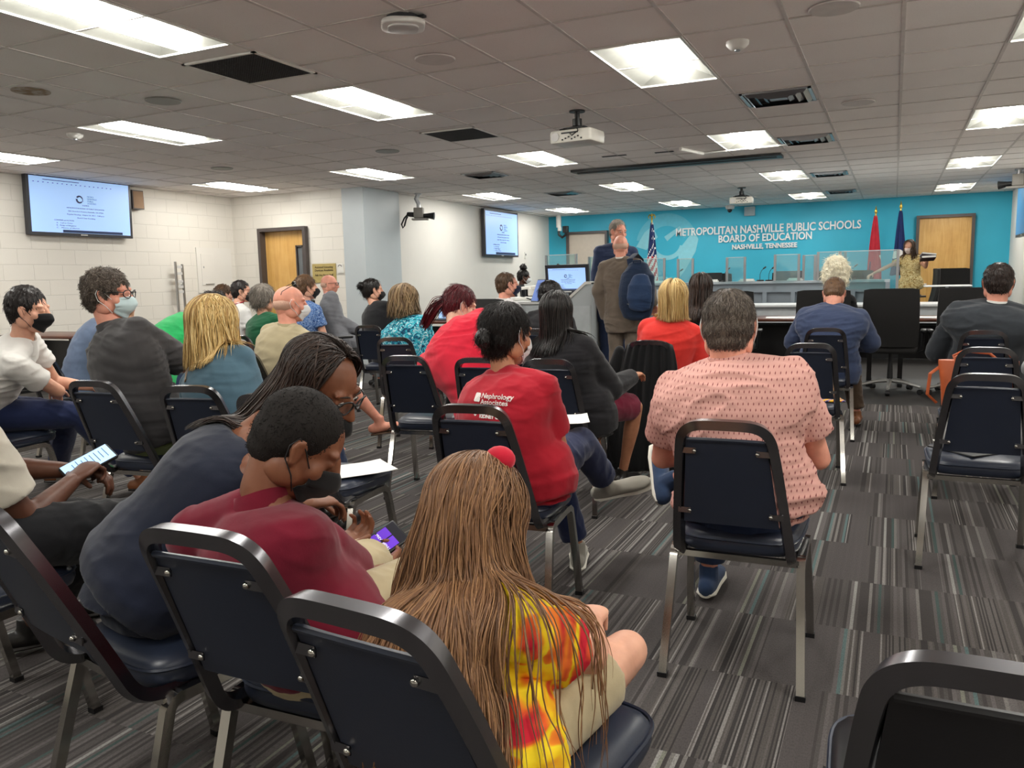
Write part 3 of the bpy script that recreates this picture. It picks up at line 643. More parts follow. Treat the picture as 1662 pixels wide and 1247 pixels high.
# ------------------------------------------------------------------ stacking chairs
M_vinyl = plain('navy_vinyl', '#252c3c', .36, vary=.08, nscale=6, bump=.12, bscale=260)
M_vinylb = plain('black_vinyl', '#17171a', .36, vary=.05, bump=.1, bscale=260)
M_tubeg = plain('gunmetal_tube', '#77767a', .27, 1, vary=.04)
M_piping = plain('navy_piping', '#1c2538', .4)
def chair_proto(mv, name='stacking_chair'):
    r = empty(name, (0, 0, 0))
    # back frame: one bent square tube, wide at the seat and narrow at the top, running under the seat
    g = MB(); P = []
    def arc(c, r0, a0, a1, n, f):
        return [f(c, r0, math.radians(a)) for a in np.linspace(a0, a1, n)]
    half = [(.158, .42, .392), (.165, .20, .395), (.168, .10, .400), (.168, .062, .412), (.166, .035, .440), (.163, .018, .48), (.150, -.035, .60), (.137, -.09, .72), (.128, -.125, .79)]
    top = [(.122, -.140, .822), (.106, -.150, .845), (.082, -.157, .857), (.05, -.159, .860)]
    Lp = half+top; P = Lp+[(-x, y, z) for x, y, z in reversed(Lp)]
    for _ in range(2):
        Q = [P[0]]
        for p_, q_ in zip(P[:-1], P[1:]):
            Q += [tuple(.75*a_+.25*b_ for a_, b_ in zip(p_, q_)), tuple(.25*a_+.75*b_ for a_, b_ in zip(p_, q_))]
        P = Q+[P[-1]]
    g.tube(P, .0138, 4, side=(0, 1, 0), sq=True); g.build('back_frame', M_tubeg, r, smooth=35)
    # back panel, a padded tapering board
    def panel(off, th, inset=0):
        V = []; F = []; nu, nv = 8, 8
        for s in (0, 1):
            for j in range(nv+1):
                t = j/nv; z = .528+(.812-.528)*t; hw = .140-(.140-.112)*t-inset; y = -.012-(z-.528)*.44
                for i in range(nu+1):
                    u = -1+2*i/nu; e = max(0, 1-abs(u)**6)*max(0, 1-abs(2*t-1)**8)
                    V.append((u*hw, y+off+(th*(.35+.65*e) if s else 0)-.004*(1-u*u), z))
        n = (nu+1)*(nv+1)
        for s in (0, 1):
            for j in range(nv):
                for i in range(nu):
                    a = s*n+j*(nu+1)+i; F.append((a, a+1, a+nu+2, a+nu+1) if s else (a, a+nu+1, a+nu+2, a+1))
        rim = [i for i in range(nu+1)]+[j*(nu+1)+nu for j in range(1, nv+1)]+[nv*(nu+1)+i for i in range(nu-1, -1, -1)]+[j*(nu+1) for j in range(nv-1, 0, -1)]
        for k in range(len(rim)): a, b2 = rim[k], rim[(k+1) % len(rim)]; F.append((a, b2, n+b2, n+a))
        return V, F
    g = MB(); g.add(*panel(-.006, .034)); bp = g.build('back_panel', mv, r, smooth=40)
    g = MB(); g.tube([(-.108, -.145, .812), (-.05, -.149, .814), (.05, -.149, .814), (.108, -.145, .812)], .006, 6); g.build('piping', mv, bp, smooth=40)
    for sx, z in (((-1, .776), (1, .776), (-1, .571), (1, .571)) if mv is M_vinyl else ()):
        y = -.012-(z-.528)*.44-.010; hw = .088 if z > .7 else .118
        g = MB(); g.box((sx*(hw+.016), y-.001, z), (.038, .004, .017)); t = g.build('bracket', M_tubeg, r)
        g = MB(); g.ell((sx*hw, y-.005, z), (.0065, .006, .0065)); g.build('screw', M_chrome, t, smooth='all')
    # seat
    g = MB(); n = 40; V = []; F = []
    def seatring(k, z, bulge):
        out = []
        for i in range(n):
            a = 2*PI*i/n; ca, sa = math.cos(a), math.sin(a); e = .42
            x = .205*k*math.copysign(abs(ca)**e, ca); y = .205*k*math.copysign(abs(sa)**e, sa)
            x *= .90+.10*(y+.2)/.4; z2 = z-(.018 if y > .15 and bulge else 0)*((y-.15)/.05)
            out.append((x, y+.285, z2))
        return out
    rings = [(.88, .402, 0), (.97, .406, 0), (1., .422, 0), (1.0, .438, 0), (.985, .452, 1), (.93, .466, 1), (.8, .475, 1), (.5, .480, 1), (.2, .481, 1)]
    for k, z, bl in rings: V += seatring(k, z, bl)
    F = [(j*n+i, j*n+(i+1) % n, (j+1)*n+(i+1) % n, (j+1)*n+i) for j in range(len(rings)-1) for i in range(n)]
    F += [tuple(range(n-1, -1, -1)), tuple((len(rings)-1)*n+i for i in range(n))]
    g.add(V, F); st = g.build('seat', mv, r, smooth=60)
    g = MB(); rr = seatring(1.0, .447, 0); g.tube(rr+[rr[0]], .0045, 5); g.build('piping', M_piping, st, smooth=60)
    # legs, each side one bent tube, front and rear leg meshes
    for sx in (-1, 1):
        x = sx*.196
        g = MB(); g.tube([(sx*.21, 0, .012), (x, .10, .372), (x, .112, .388), (x, .135, .396)], .0125, 4, side=(1, 0, 0), sq=True)
        l = g.build('rear_leg', M_chrome, r, smooth=35)
        g = MB(); g.box((sx*.21, -.001, .008), (.030, .030, .016)); g.build('rubber_foot', M_black, l)
        g = MB(); g.tube([(x, .12, .393), (x, .30, .396), (x, .355, .392), (x, .385, .375), (x, .398, .345), (sx*.205, .43, .18), (sx*.21, .465, .012)], .0125, 4, side=(1, 0, 0), sq=True)
        l = g.build('front_leg', M_chrome, r, smooth=35)
        g = MB(); g.box((sx*.21, .466, .008), (.030, .030, .016)); g.build('rubber_foot', M_black, l)
    for yy in (.105, .36):
        g = MB(); g.tube([(-.19, yy, .386), (.19, yy, .386)], .010, 4, side=(0, 1, 0), sq=True); g.build('cross_bar', M_chrome, r)
    return r
CH = [(-.42, 2.42, 1.6, 'chair of the man in the pink dotted shirt, facing the dais'),
 (-.607, .955, -5, 'nearest chair in the middle, behind the girl with the tie-dye shirt'),
 (-1.065, 1.115, 2, 'chair of the boy in the maroon polo shirt'),
 (-1.60, 1.09, -11, 'chair under the woman in the navy dress, bottom left'),
 (-2.40, 1.08, -4, 'chair at the left edge under the person in the cream shirt'),
 (-2.14, 2.46, 5, 'empty chair with a white paper on its seat, beyond the boy'),
 (-2.47, 3.91, 9.7, 'empty upright chair between the boy and the woman in bright red'),
 (-1.99, 3.90, 6, 'chair hidden under the woman in the bright red T-shirt'),
 (-1.27, 2.46, 6.5, 'chair of the woman in the dark red printed T-shirt'),
 (-1.61, 3.92, 10, 'chair of the woman in the black blazer and maroon skirt'),
 (-1.41, 5.15, 5, 'chair covered by a hanging black coat'),
 (-.44, 5.10, 7, 'empty chair with a colourful folder on the seat, right of the pink shirt'),
 (-.45, 6.49, 4, 'chair of the man in the navy suit'),
 (.35, 3.76, -1.2, 'nearest empty chair on the right, with papers on its seat'),
 (.46, 4.99, -1.3, 'chair holding the orange leather bag'),
 (.56, 6.33, 0, 'chair of the man in the charcoal suit on the right'),
 (-3.25, 2.57, 7.3, 'chair of the man in the dark grey shirt'),
 (-2.67, 2.56, 14, 'chair of the blonde woman in the blue grey top'),
 (-4.55, 2.58, 8, 'chair of the man in the white polo shirt at the left edge'),
 (-3.68, 3.92, 8, 'chair of the bald man in the tan shirt, hidden behind the blonde woman'),
 (-4.58, 6.54, 10, 'chair of the woman with a bun in a black T-shirt'),
 (-3.37, 5.15, 15, 'chair of the woman in the teal swirl blouse'),
 (-4.90, 5.15, 8, 'chair of the grey-haired woman in dark green'),
 (-4.85, 3.95, 8, 'chair of the person bent over in the bright green shirt'),
 (-5.35, 5.10, 8, 'far empty chair left of the grey-haired woman'),
 (-5.70, 3.95, 8, 'chair of the person in blue grey half hidden behind the dark grey shirt'),
 (-6.6, 6.5, 8, 'far chair of the young man with the red lanyard'),
 (-5.65, 6.5, 8, 'far chair of the man in the blue floral shirt'),
 (-2.70, 6.2, 5, 'chair of the person with short black hair in a dark jacket'),
 (-1.45, 6.52, 5, 'chair of the person with long dark braids'),
 (1.03, 4.98, 3, 'chair of the person in pale grey at the right edge'),
 (-7.64, 7.30, 5, 'farthest left chair, behind the young man with the red lanyard'),
 (-5.78, 2.80, 5, 'chair of the blonde person glimpsed at the left edge')]
cp = chair_proto(M_vinyl)
for i, (x, y, a, l) in enumerate(CH):
    o = cp if i == 0 else copy_tree(cp)
    o.location = (x, y, 0); o.rotation_euler = (0, 0, math.radians(a)); tagd(o, ('navy vinyl ' if l[:5] == 'chair' else 'navy ')+l, 'chair', 'navy stacking chairs')
cb = chair_proto(M_vinylb); cb.location = (.125, 1.08, 0); cb.rotation_euler = (0, 0, math.radians(0)); tagd(cb, 'black vinyl stacking chair cut by the bottom right corner', 'chair')

# ------------------------------------------------------------------ executive swivel chairs
M_mesh = plain('black_upholstery', '#141313', .75, vary=.15, nscale=40, bump=.3, bscale=300)
M_polish = plain('polished_base', '#c9c8c4', .35, .6)
def exec_proto():
    r = empty('swivel_chair', (0, 0, 0))
    g = MB()
    V = []; F = []; nu, nv = 8, 10
    for s in (0, 1):
        for j in range(nv+1):
            t = j/nv; z = .50+.60*t; hw = .255+.01*math.sin(PI*t); y = -.21-.07*t-.03*math.sin(PI*t)
            hw *= 1
            for i in range(nu+1):
                u = -1+2*i/nu; V.append((u*hw, y+(.055*(1-.5*abs(u)**3) if s else -.01)-.03*(1-u*u), z-(abs(u)**10)*(.012 if j == nv else 0)))
    n = (nu+1)*(nv+1)
    for s in (0, 1):
        for j in range(nv):
            for i in range(nu):
                a = s*n+j*(nu+1)+i; F.append((a, a+1, a+nu+2, a+nu+1) if s else (a, a+nu+1, a+nu+2, a+1))
    rim = [i for i in range(nu+1)]+[j*(nu+1)+nu for j in range(1, nv+1)]+[nv*(nu+1)+i for i in range(nu-1, -1, -1)]+[j*(nu+1) for j in range(nv-1, 0, -1)]
    for k in range(len(rim)): a, b2 = rim[k], rim[(k+1) % len(rim)]; F.append((a, b2, n+b2, n+a))
    g.add(V, F); g.build('backrest', M_mesh, r, smooth=40)
    g = MB(); g.rbox((0, .03, .47), (.50, .48, .09), .07, 0, 5); g.build('seat', M_mesh, r, smooth=50)
    for sx in (-1, 1):
        g = MB(); g.tube([(sx*.24, .02, .44), (sx*.29, .02, .46), (sx*.30, .02, .64)], .016, 8); g.rbox((sx*.30, .03, .655), (.06, .26, .03), .025); g.build('armrest', M_black, r, smooth=40)
    g = MB(); g.tube([(0, 0, .12), (0, 0, .30), (0, 0, .43)], [.03, .024, .02], 12); g.tube([(0, -.2, .52), (0, -.14, .43), (0, 0, .42)], .022, 8); g.build('column', M_black, r, smooth=40)
    for k in range(5):
        a = 2*PI*k/5-PI/2; c, s = math.cos(a), math.sin(a)
        g = MB(); g.tube([(0, 0, .13), (.15*c, .15*s, .115), (.31*c, .31*s, .075)], [(.028, .024), (.022, .018), (.015, .012)], 8); l = g.build('base_arm', M_polish, r, smooth=50)
        g = MB(); g.tube([(.31*c-.02*s, .31*s+.02*c, .028), (.31*c+.02*s, .31*s-.02*c, .028)], .028, 12); g.build('caster', M_black, l, smooth=40)
    return r
EX = [(-6.02, 7.72, -35, 'black high back swivel chair of the man in the grey suit'),
 (-3.50, 7.10, -10, 'black swivel chair of the man in the white dotted shirt'),
 (-1.62, 9.15, 4, 'black swivel chair at the wooden table, left of the navy suit'), (-.66, 9.15, 3, 'black swivel chair of the white-haired woman'),
 (.0, 9.35, -3, 'black swivel chair with chrome base in the gap right of the navy suit'), (.66, 9.35, 2, 'black swivel chair beside the charcoal suit'),
 (.92, 15.75, 178, 'black swivel chair behind the dais before the maple door'), (1.40, 15.5, 95, 'black swivel chair seen edge on, right of the maple door'),
 (.36, 14.95, 95, 'tilted black swivel chair in front of the woman at the dais'), (-.48, 15.3, 200, 'grey lit swivel chair behind the clear shield'),
 (-1.75, 15.15, 180, 'swivel chair behind the dais left of the white hair'), (-3.0, 15.2, 180, 'swivel chair behind the dais near the braids'), (-1.08, 15.2, 170, 'swivel chair just right of the white hair, behind the dais'), (-5.75, 12.3, 190, 'black swivel chair of the woman with the high bun')]
ep = exec_proto()
for i, (x, y, a, l) in enumerate(EX):
    o = ep if i == 0 else copy_tree(ep)
    o.location = (x, y, .2 if y > 14.5 else 0); o.rotation_euler = (0, 0, math.radians(a)); tagd(o, l, 'swivel chair', 'black swivel chairs')

# ------------------------------------------------------------------ tables in front of the dais
M_dkwood = wood('dark_table_wood', ('#4a2a20', '#5d3628', '#6e4433'), (3, 20, 20), .3)
M_ltop = plain('light_laminate', '#d9dbdc', .3, vary=.02)
def table(x0, x1, y0, y1, z, label, mt=M_dkwood, modesty=True):
    cx, cy = (x0+x1)/2, (y0+y1)/2; r = empty('table', (cx, cy, 0)); tagd(r, label, 'table')
    g = MB(); g.rbox((0, 0, z-.018), (x1-x0, y1-y0, .036), .02); g.build('tabletop', mt, r, smooth=40)
    for sx in (-1, 1):
        g = MB(); X = sx*((x1-x0)/2-.12); g.box((X, 0, .02), (.05, (y1-y0)*.85, .03)); g.box((X, 0, (z-.03)/2), (.05, .08, z-.05)); g.box((X, 0, z-.05), (.05, (y1-y0)*.7, .025)); g.build('leg', M_black, r)
    if modesty: g = MB(); g.box((0, .12, z*.62), (x1-x0-.3, .018, z*.5)); g.build('modesty_panel', M_black, r)
    return r
table(-1.75, -.1, 9.72, 10.45, .76, 'dark wooden table in front of the dais, beyond the navy suit')
table(-.02, 1.6, 9.72, 10.45, .76, 'dark wooden table at the right, behind the black swivel chairs')
table(-6.4, -4.75, 9.2, 9.95, .75, 'dark wooden table with a laptop by the side wall')
table(-9.9, -8.6, 6.2, 6.9, .74, 'dark wooden table at the left block wall')
r = empty('front_counter', (-.65, 12.8, 0)); tagd(r, 'low white counter in front of the grey dais', 'counter')
g = MB(); g.rbox((0, 0, .80), (3.9, .8, .04), .02); g.build('countertop', M_ltop, r)
g = MB(); g.box((0, -.3, .67), (3.8, .03, .24)); g.build('apron', plain('pale_laminate', '#c3c7ca', .4), r)
g = MB(); g.box((0, .2, .39), (3.7, .04, .77)); g.build('panel', M_black, r)
# papers and name plates on those tables
def paper(x, y, z, w_, h_, rz, label, col='#e9e8e4', name='paper', cat='paper', curl=.006):
    g = MB(); n = 6; V = []; c, s = math.cos(rz), math.sin(rz)
    for j in range(n+1):
        for i in range(n+1):
            u, v = i/n-.5, j/n-.5; zz = .002+curl*(max(0, u*2)**3+.5*max(0, v*2)**3); X, Y = u*w_, v*h_
            V.append((c*X-s*Y, s*X+c*Y, zz))
    F = [(j*(n+1)+i, j*(n+1)+i+1, (j+1)*(n+1)+i+1, (j+1)*(n+1)+i) for j in range(n) for i in range(n)]
    m = len(V); V2 = [(a, b2, q-.0012) for a, b2, q in V]; g.add(V+V2, F+[(f[3]+m, f[2]+m, f[1]+m, f[0]+m) for f in F])
    o = g.build(name, plain('paper_'+col[1:], col, .7, vary=.01), smooth=60); o.location = (x, y, z); return tagd(o, label, cat)
paper(-2.05, 2.76, .483, .28, .22, .95, 'white paper lying on the empty chair seat beyond the boy')
for i in range(0): pass
pp = paper(.36, 4.10, .484, .30, .22, .2, 'white paper on a dark folder on the nearest right chair')
g = MB(); g.rbox((0, 0, .004), (.33, .25, .008), .004); o = g.build('folder', M_black); o.location = (.37, 4.08, .478); o.rotation_euler = (0, 0, .75); tagd(o, 'dark folder under the white paper on the nearest right chair', 'folder')
pp.location.z = .487
# colourful folder on the seat
b = NB('bright_print'); v = b.coord(); wv = b.new('ShaderNodeTexWave'); b.link(b.mapping(v, (6, 9, 1), (0, 0, .5)), wv.inputs[0]); wv.inputs['Scale'].default_value = 1.1; wv.inputs['Distortion'].default_value = 3
b.setp(Base_Color=b.ramp(wv.outputs[1], [(0, srgb('#f2c62c')), (.35, srgb('#ef7d2a')), (.5, srgb('#e2462c')), (.65, srgb('#dcd3e4')), (.85, srgb('#6a5d96'))], 'CONSTANT'), Roughness=.35)
g = MB(); g.rbox((0, 0, .005), (.30, .24, .009), .004); o = g.build('brochure', b.m); o.location = (-.42, 5.38, .480); o.rotation_euler = (0, 0, .3); tagd(o, 'yellow, orange and violet brochure on the empty chair seat', 'brochure')
paper(-1.1, 9.9, .762, .5, .25, .1, 'papers spread on the dark table beyond the navy suit'); paper(.35, 9.95, .762, .4, .25, .0, 'papers on the dark table behind the swivel chairs')
g = MB(); g.rbox((0, 0, .0), (.62, .5, .02), .02); o = g.build('white_board', M_ltop); o.location = (.72, 13.6, 1.04); tagd(o, 'white tabletop of a stand before the maple door', 'stand')
g = MB(); g.tube([(0, 0, -.01), (0, 0, -1.0)], .02, 8); g.disc((0, 0, -1.01), .2, .02); g.build('pole', M_alu, o, smooth=40)

# ------------------------------------------------------------------ dais, a curved grey bench
M_dais = plain('dais_grey', '#7f8890', .45, vary=.03, nscale=3); M_daisd = plain('dais_panel_grey', '#727a82', .5, vary=.03)
r = empty('dais', (-2.8, 14.2, 0)); tagd(r, 'long curved grey panelled dais below the teal wall', 'dais')
def dy(x):    # bench front line in local coordinates
    return -.95*((x)/3.2)**2+.25
Xs = np.linspace(-3.0, 2.75, 24)
def strip(y0, y1, z0, z1, xs=Xs):
    V = []; 
    for x in xs:
        y = dy(x); V += [(x, y+y0, z0), (x, y+y1, z0), (x, y+y1, z1), (x, y+y0, z1)]
    n = len(xs); F = [(4*i+k, 4*i+(k+1) % 4, 4*i+4+(k+1) % 4, 4*i+4+k) for i in range(n-1) for k in range(4)]+[(3, 2, 1, 0), (4*n-4, 4*n-3, 4*n-2, 4*n-1)]
    return V, F
g = MB(); g.add(*strip(-.06, .35, 1.11, 1.15)); g.build('bench_top', plain('bench_top_grey', '#a0a8ae', .35), r)
g = MB(); g.add(*strip(.02, .06, 0, 1.11)); g.build('front_panel', M_daisd, r)
g = MB(); g.add(*strip(-.02, .03, .96, 1.11)); g.add(*strip(-.02, .03, 0, .12)); g.build('rail', M_dais, r)
for i in range(13):
    x = -2.97+i*.473; g = MB(); g.box((x, dy(x)+.005, .54), (.07, .06, .86), math.atan(-1.9*x/10.24)); g.build('stile', M_dais, r)
g = MB(); g.add(*strip(.1, .55, .74, .77)); g.build('desk_top', M_ltop, r)
g = MB(); g.box((2.72, -.1, .56), (.06, .9, 1.1)); g.build('end_panel', M_dais, r)
# clear shields
M_glass = glassm('clear_acrylic')
def shield(x, y, z0, w_, h_, rz, label):
    s = empty('clear_shield', (x, y, z0), rz); tagd(s, label, 'shield', 'clear shields on the dais')
    for sx in (-1, 1):
        g = MB(); g.box((sx*(w_/2-.02), 0, h_/2), (.04, .03, h_)); g.build('post', M_alu, s)
    g = MB(); g.box((0, 0, h_-.005), (w_, .016, .012)); g.build('top_edge', plain('acrylic_edge', '#a9b6b8', .3), s)
    g = MB(); g.box((0, 0, h_/2), (w_-.08, .006, h_-.01)); g.build('pane', M_glass, s); return s
SH = [(-5.43, 13.6, .66, .55, 'clear shield at the far left of the dais, before the beige door'), (-4.75, 13.8, .5, .5, 'clear shield left of the standing men'), (-3.98, 14.1, .66, .44, 'clear shield behind the standing man with backpack'),
 (-3.32, 14.2, .30, .42, 'narrow clear shield below the emblem'), (-2.46, 14.25, .34, .42, 'clear shield below the word metropolitan, left of centre'), (-1.62, 14.2, .42, .44, 'clear shield below the lettering with a monitor behind'), (-1.28, 14.35, .22, .42, 'narrow clear shield left of the white hair'), (-.92, 14.1, .45, .46, 'clear shield behind the white hair')]
for x, y, w_, h_, l in SH: shield(x, y+.02, 1.15 if y > 13 else .8, w_, h_, (-.15 if x < -4 else 0), l)
g = shield(-.36, 13.72, 1.0, .86, .60, .02, 'largest clear shield at the right end of the dais')
for sx in (.41,):
    q = MB(); q.box((sx, 0, -.5), (.04, .04, 1.0)); q.build('post', M_alu, g)
# microphones, name plates, monitors
def mic(x, y, z, label, rz=0):
    r = empty('microphone', (x, y, z), rz); tagd(r, label, 'microphone', 'gooseneck microphones')
    g = MB(); g.rbox((0, 0, .012), (.1, .12, .024), .02); g.build('base', M_black, r)
    g = MB(); g.tube([(0, .02, .02), (0, .01, .12), (.02, -.0, .18), (.06, 0, .22)], .005, 6); g.build('gooseneck', M_black, r, smooth=50)
    g = MB(); g.tube([(.055, 0, .215), (.09, 0, .24)], .013, 8, rnd=True); g.build('mic_head', M_black, r, smooth=50)
for x, l in ((-3.55, 'gooseneck microphone on the dais below the emblem'), (-2.72, 'gooseneck microphone on the dais left of the second pair of shields'), (-2.1, 'low gooseneck microphone under the word Tennessee'), (-1.95, 'gooseneck microphone beside the name plate, left of the monitor'), (-1.12, 'gooseneck microphone left of the white hair'), (-.62, 'gooseneck microphone right of the white hair'), (-4.6, 'gooseneck microphone on the dais behind the standing man')):
    mic(x, 14.2+dy(x+2.8)+.2, 1.15, l, .5)
for x, l in ((-3.9, 'papers stacked on the dais behind the backpack'), (-2.95, 'stack of papers on the dais beyond the braids'), (-2.32, 'white name plate on the dais below the word education'), (-1.5, 'name plate before the far monitor')):
    g = MB(); g.rbox((0, 0, .012), (.26, .14, .024), .005); g.box((0, .03, .034), (.22, .1, .02)); o = g.build('name_plate' if 'plate' in l else 'paper_stack', M_white if 'plate' in l else plain('paper_e9e8e4', '#e9e8e4', .7)); o.location = (x, 14.2+dy(x+2.8)+.13, 1.15); tagd(o, l, 'name plate' if 'plate' in l else 'papers')
for x, w_, l in ((-1.62, .46, 'grey backed monitor on the dais, left of the white hair'), (-2.98, .34, 'black monitor on the dais beyond the braids')):
    r = empty('monitor', (x, 14.2+dy(x+2.8)+.42, .77)); tagd(r, l, 'monitor')
    g = MB(); g.rbox((0, 0, .40), (w_, .04, .29), .01); g.build('housing', plain('monitor_grey', '#56585c', .5) if w_ > .4 else M_black, r)
    g = MB(); g.box((0, .02, .14), (.05, .03, .28)); g.rbox((0, .02, .008), (.22, .18, .016), .03); g.build('stand', M_black, r)

# ------------------------------------------------------------------ equipment console
M_cons = plain('console_grey', '#aeb4b6', .45, vary=.02, nscale=3)
r = empty('equipment_console', (-3.7, 9.0, 0)); tagd(r, 'pale grey equipment console with a raised right side, left of the standing men', 'console')
g = MB(); g.box((-.25, 0, .49), (1.0, .7, .98)); g.box((-.78, 0, .5), (.04, .74, 1.0)); g.build('cabinet', M_cons, r)
g = MB(); g.rbox((-.27, 0, 1.0), (1.06, .76, .035), .01); g.build('worktop', plain('console_top', '#d3d4d2', .35), r)
g = MB(); g.prism([(.26, 0), (.62, 0), (.62, 1.22), (.555, 1.22), (.30, 1.0), (.26, 1.0)], -.37, .37, 'xz'); g.build('side_cabinet', M_cons, r)
g = MB(); g.prism([(.255, .985), (.30, .985), (.56, 1.205), (.62, 1.205), (.62, 1.235), (.55, 1.235), (.29, 1.015), (.255, 1.015)], -.385, .39, 'xz'); g.build('edge_trim', M_white, r)
g = MB(); g.box((-.35, -.357, .80), (.42, .014, .2)); dr = g.build('drawer', plain('console_drawer', '#a4abad', .45), r)
g = MB(); g.box((-.38, -.366, .85), (.26, .008, .045)); g.build('slot', M_black, dr)
for z, h in ((.73, .46), (.26, .42)):
    g = MB(); g.box((.44, -.377, z), (.34, .012, h)); dd = g.build('cabinet_door', plain('console_door', '#b7bdbf', .45), r)
    g = MB(); g.box((.47, -.386, z-.12), (.05, .012, .04)); g.build('latch', M_black, dd)
def mon_gen(name, x, y, z, w_, h_, rz, tilt, label, page=True):
    M = Matrix.Translation((x, y, z)) @ Matrix.Rotation(rz, 4, 'Z') @ Matrix.Rotation(PI/2-tilt, 4, 'X')
    return display(name, M, w_, h_, label, 'monitor', .03, page, 0, False)
mm = mon_gen('desktop_monitor', -3.52, 9.05, 1.27, .50, .26, -.12, -.12, 'desktop monitor on the grey console showing the document')
g = MB(); g.tube([(0, .03, -.05), (0, .06, -.2), (0, .05, -.25)], .02, 8); g.rbox((0, .06, -.245), (.2, .16, .012), .03); g.build('stand', M_black, mm)
o = empty('document_camera', (-4.12, 9.05, 1.02)); tagd(o, 'white document camera and adapter cluster on the console', 'document camera')
g = MB(); g.rbox((0, 0, .02), (.3, .3, .04), .02); g.rbox((.12, .1, .10), (.16, .1, .10), .02); g.build('base', M_white, o)
g = MB(); g.tube([(-.1, .1, .04), (-.1, .1, .14), (.12, .08, .16)], .02, 8); g.rbox((.16, .05, .15), (.12, .1, .05), .02); g.build('camera_arm', M_white, o)
g = MB(); g.tube([(-.16, -.05, .02), (-.17, -.05, .16), (-.08, -.06, .22), (.0, -.06, .16), (.02, -.08, .05), (.2, -.2, .01), (.35, -.2, .01)], .008, 6); g.build('cable', M_black, o, smooth=50)
o = empty('lectern_microphone', (-3.95, 9.9, 0)); tagd(o, 'black microphone shelf and gooseneck behind the console', 'microphone')
g = MB(); g.box((0, 0, 1.19), (.5, .12, .06)); g.tube([(.0, 0, 0), (0, 0, 1.17)], .03, 8); g.disc((0, 0, .01), .18, .02); g.build('shelf', M_black, o)
g = MB(); g.tube([(.05, 0, 1.2), (.05, 0, 1.36), (-.02, 0, 1.44)], .007, 6); g.tube([(-.02, 0, 1.44), (-.05, 0, 1.46)], .016, 8); g.build('gooseneck', M_black, o, smooth=50)
o = empty('tablet', (-3.75, 8.0, 1.15)); tagd(o, 'small tablet held up beside the man in the dotted shirt', 'tablet')
# shelves right of the console
r = empty('equipment_rack', (-2.78, 9.4, 0)); tagd(r, 'grey shelf unit between the console and the standing men', 'shelf unit')
g = MB()
for x in (-.16, .3): g.box((x, 0, .56), (.03, .5, 1.12))
g.build('upright', M_cons, r)
for z in (.1, .45, .6, .95, 1.1): g = MB(); g.box((.07, 0, z), (.46, .5, .025)); g.build('shelf', M_daisd, r)
bpy.data.objects.remove(o)
# tablet / laptop things
def laptop(x, y, z, rz, label):
    r = empty('laptop', (x, y, z), rz); tagd(r, label, 'laptop')
    g = MB(); g.rbox((0, 0, .009), (.34, .24, .018), .01); g.build('keyboard_base', M_black, r)
    M = Matrix.Translation((0, .13, .12)) @ Matrix.Rotation(PI/2+.25-.5, 4, 'X')
    g = MB(); g.box((0, 0, -.004), (.34, .22, .01)); tmb(g, M); l = g.build('lid', M_black, r)
    g = MB(); g.box((0, 0, .003), (.32, .20, .004)); tmb(g, M); g.build('screen', M_scr, l)
laptop(-5.45, 9.45, .75, .05, 'open laptop with a light blue screen on the side wall table')
g = MB(); g.rbox((0, 0, .03), (.42, .3, .06), .03); o = g.build('paper_stack', plain('paper_e9e8e4', '#e9e8e4', .7)); o.location = (-5.05, 9.45, .75); tagd(o, 'white papers beside the laptop on the side wall table', 'papers')

# ------------------------------------------------------------------ flags
def drape(name, par, x, y, ztop, zbot, wtop, wbot, colf, mats, seed=0):
    rg = np.random.default_rng(seed); ph = rg.uniform(0, 6, 4); n, m = 72, 34; g = MB(); V = []
    for j in range(m+1):
        t = j/m; z = ztop+(zbot-ztop)*t; W = (wtop+(wbot-wtop)*t**.8)
        for i in range(n):
            a = 2*PI*i/n; rr = 1+.22*math.sin(5*a+ph[0]+t*1.2)+.12*math.sin(9*a+ph[1]-t*2)
            V.append((x+math.cos(a)*W/2*rr, y+math.sin(a)*W*.33*rr, z+.02*math.sin(3*a)*(t)))
    F = []; mi = []
    for j in range(m):
        for i in range(n): F.append((j*n+i, j*n+(i+1) % n, (j+1)*n+(i+1) % n, (j+1)*n+i)); mi.append(colf((i+.5)/n, (j+.5)/m))
    F += [tuple(range(n)), tuple(m*n+i for i in range(n-1, -1, -1))]; mi += [colf(0, 0), colf(0, 1)]
    g.add(V, F); g.mi = mi; return g.build(name, mats, par, smooth='all')
M_gold = plain('gold_metal', '#c9a64a', .28, 1); M_red = fabric('flag_red', '#b32a38'); M_fw = fabric('flag_white', '#d9d4cf'); M_fn = fabric('flag_navy', '#1d2a55'); M_fg = fabric('flag_fringe', '#cfae52')
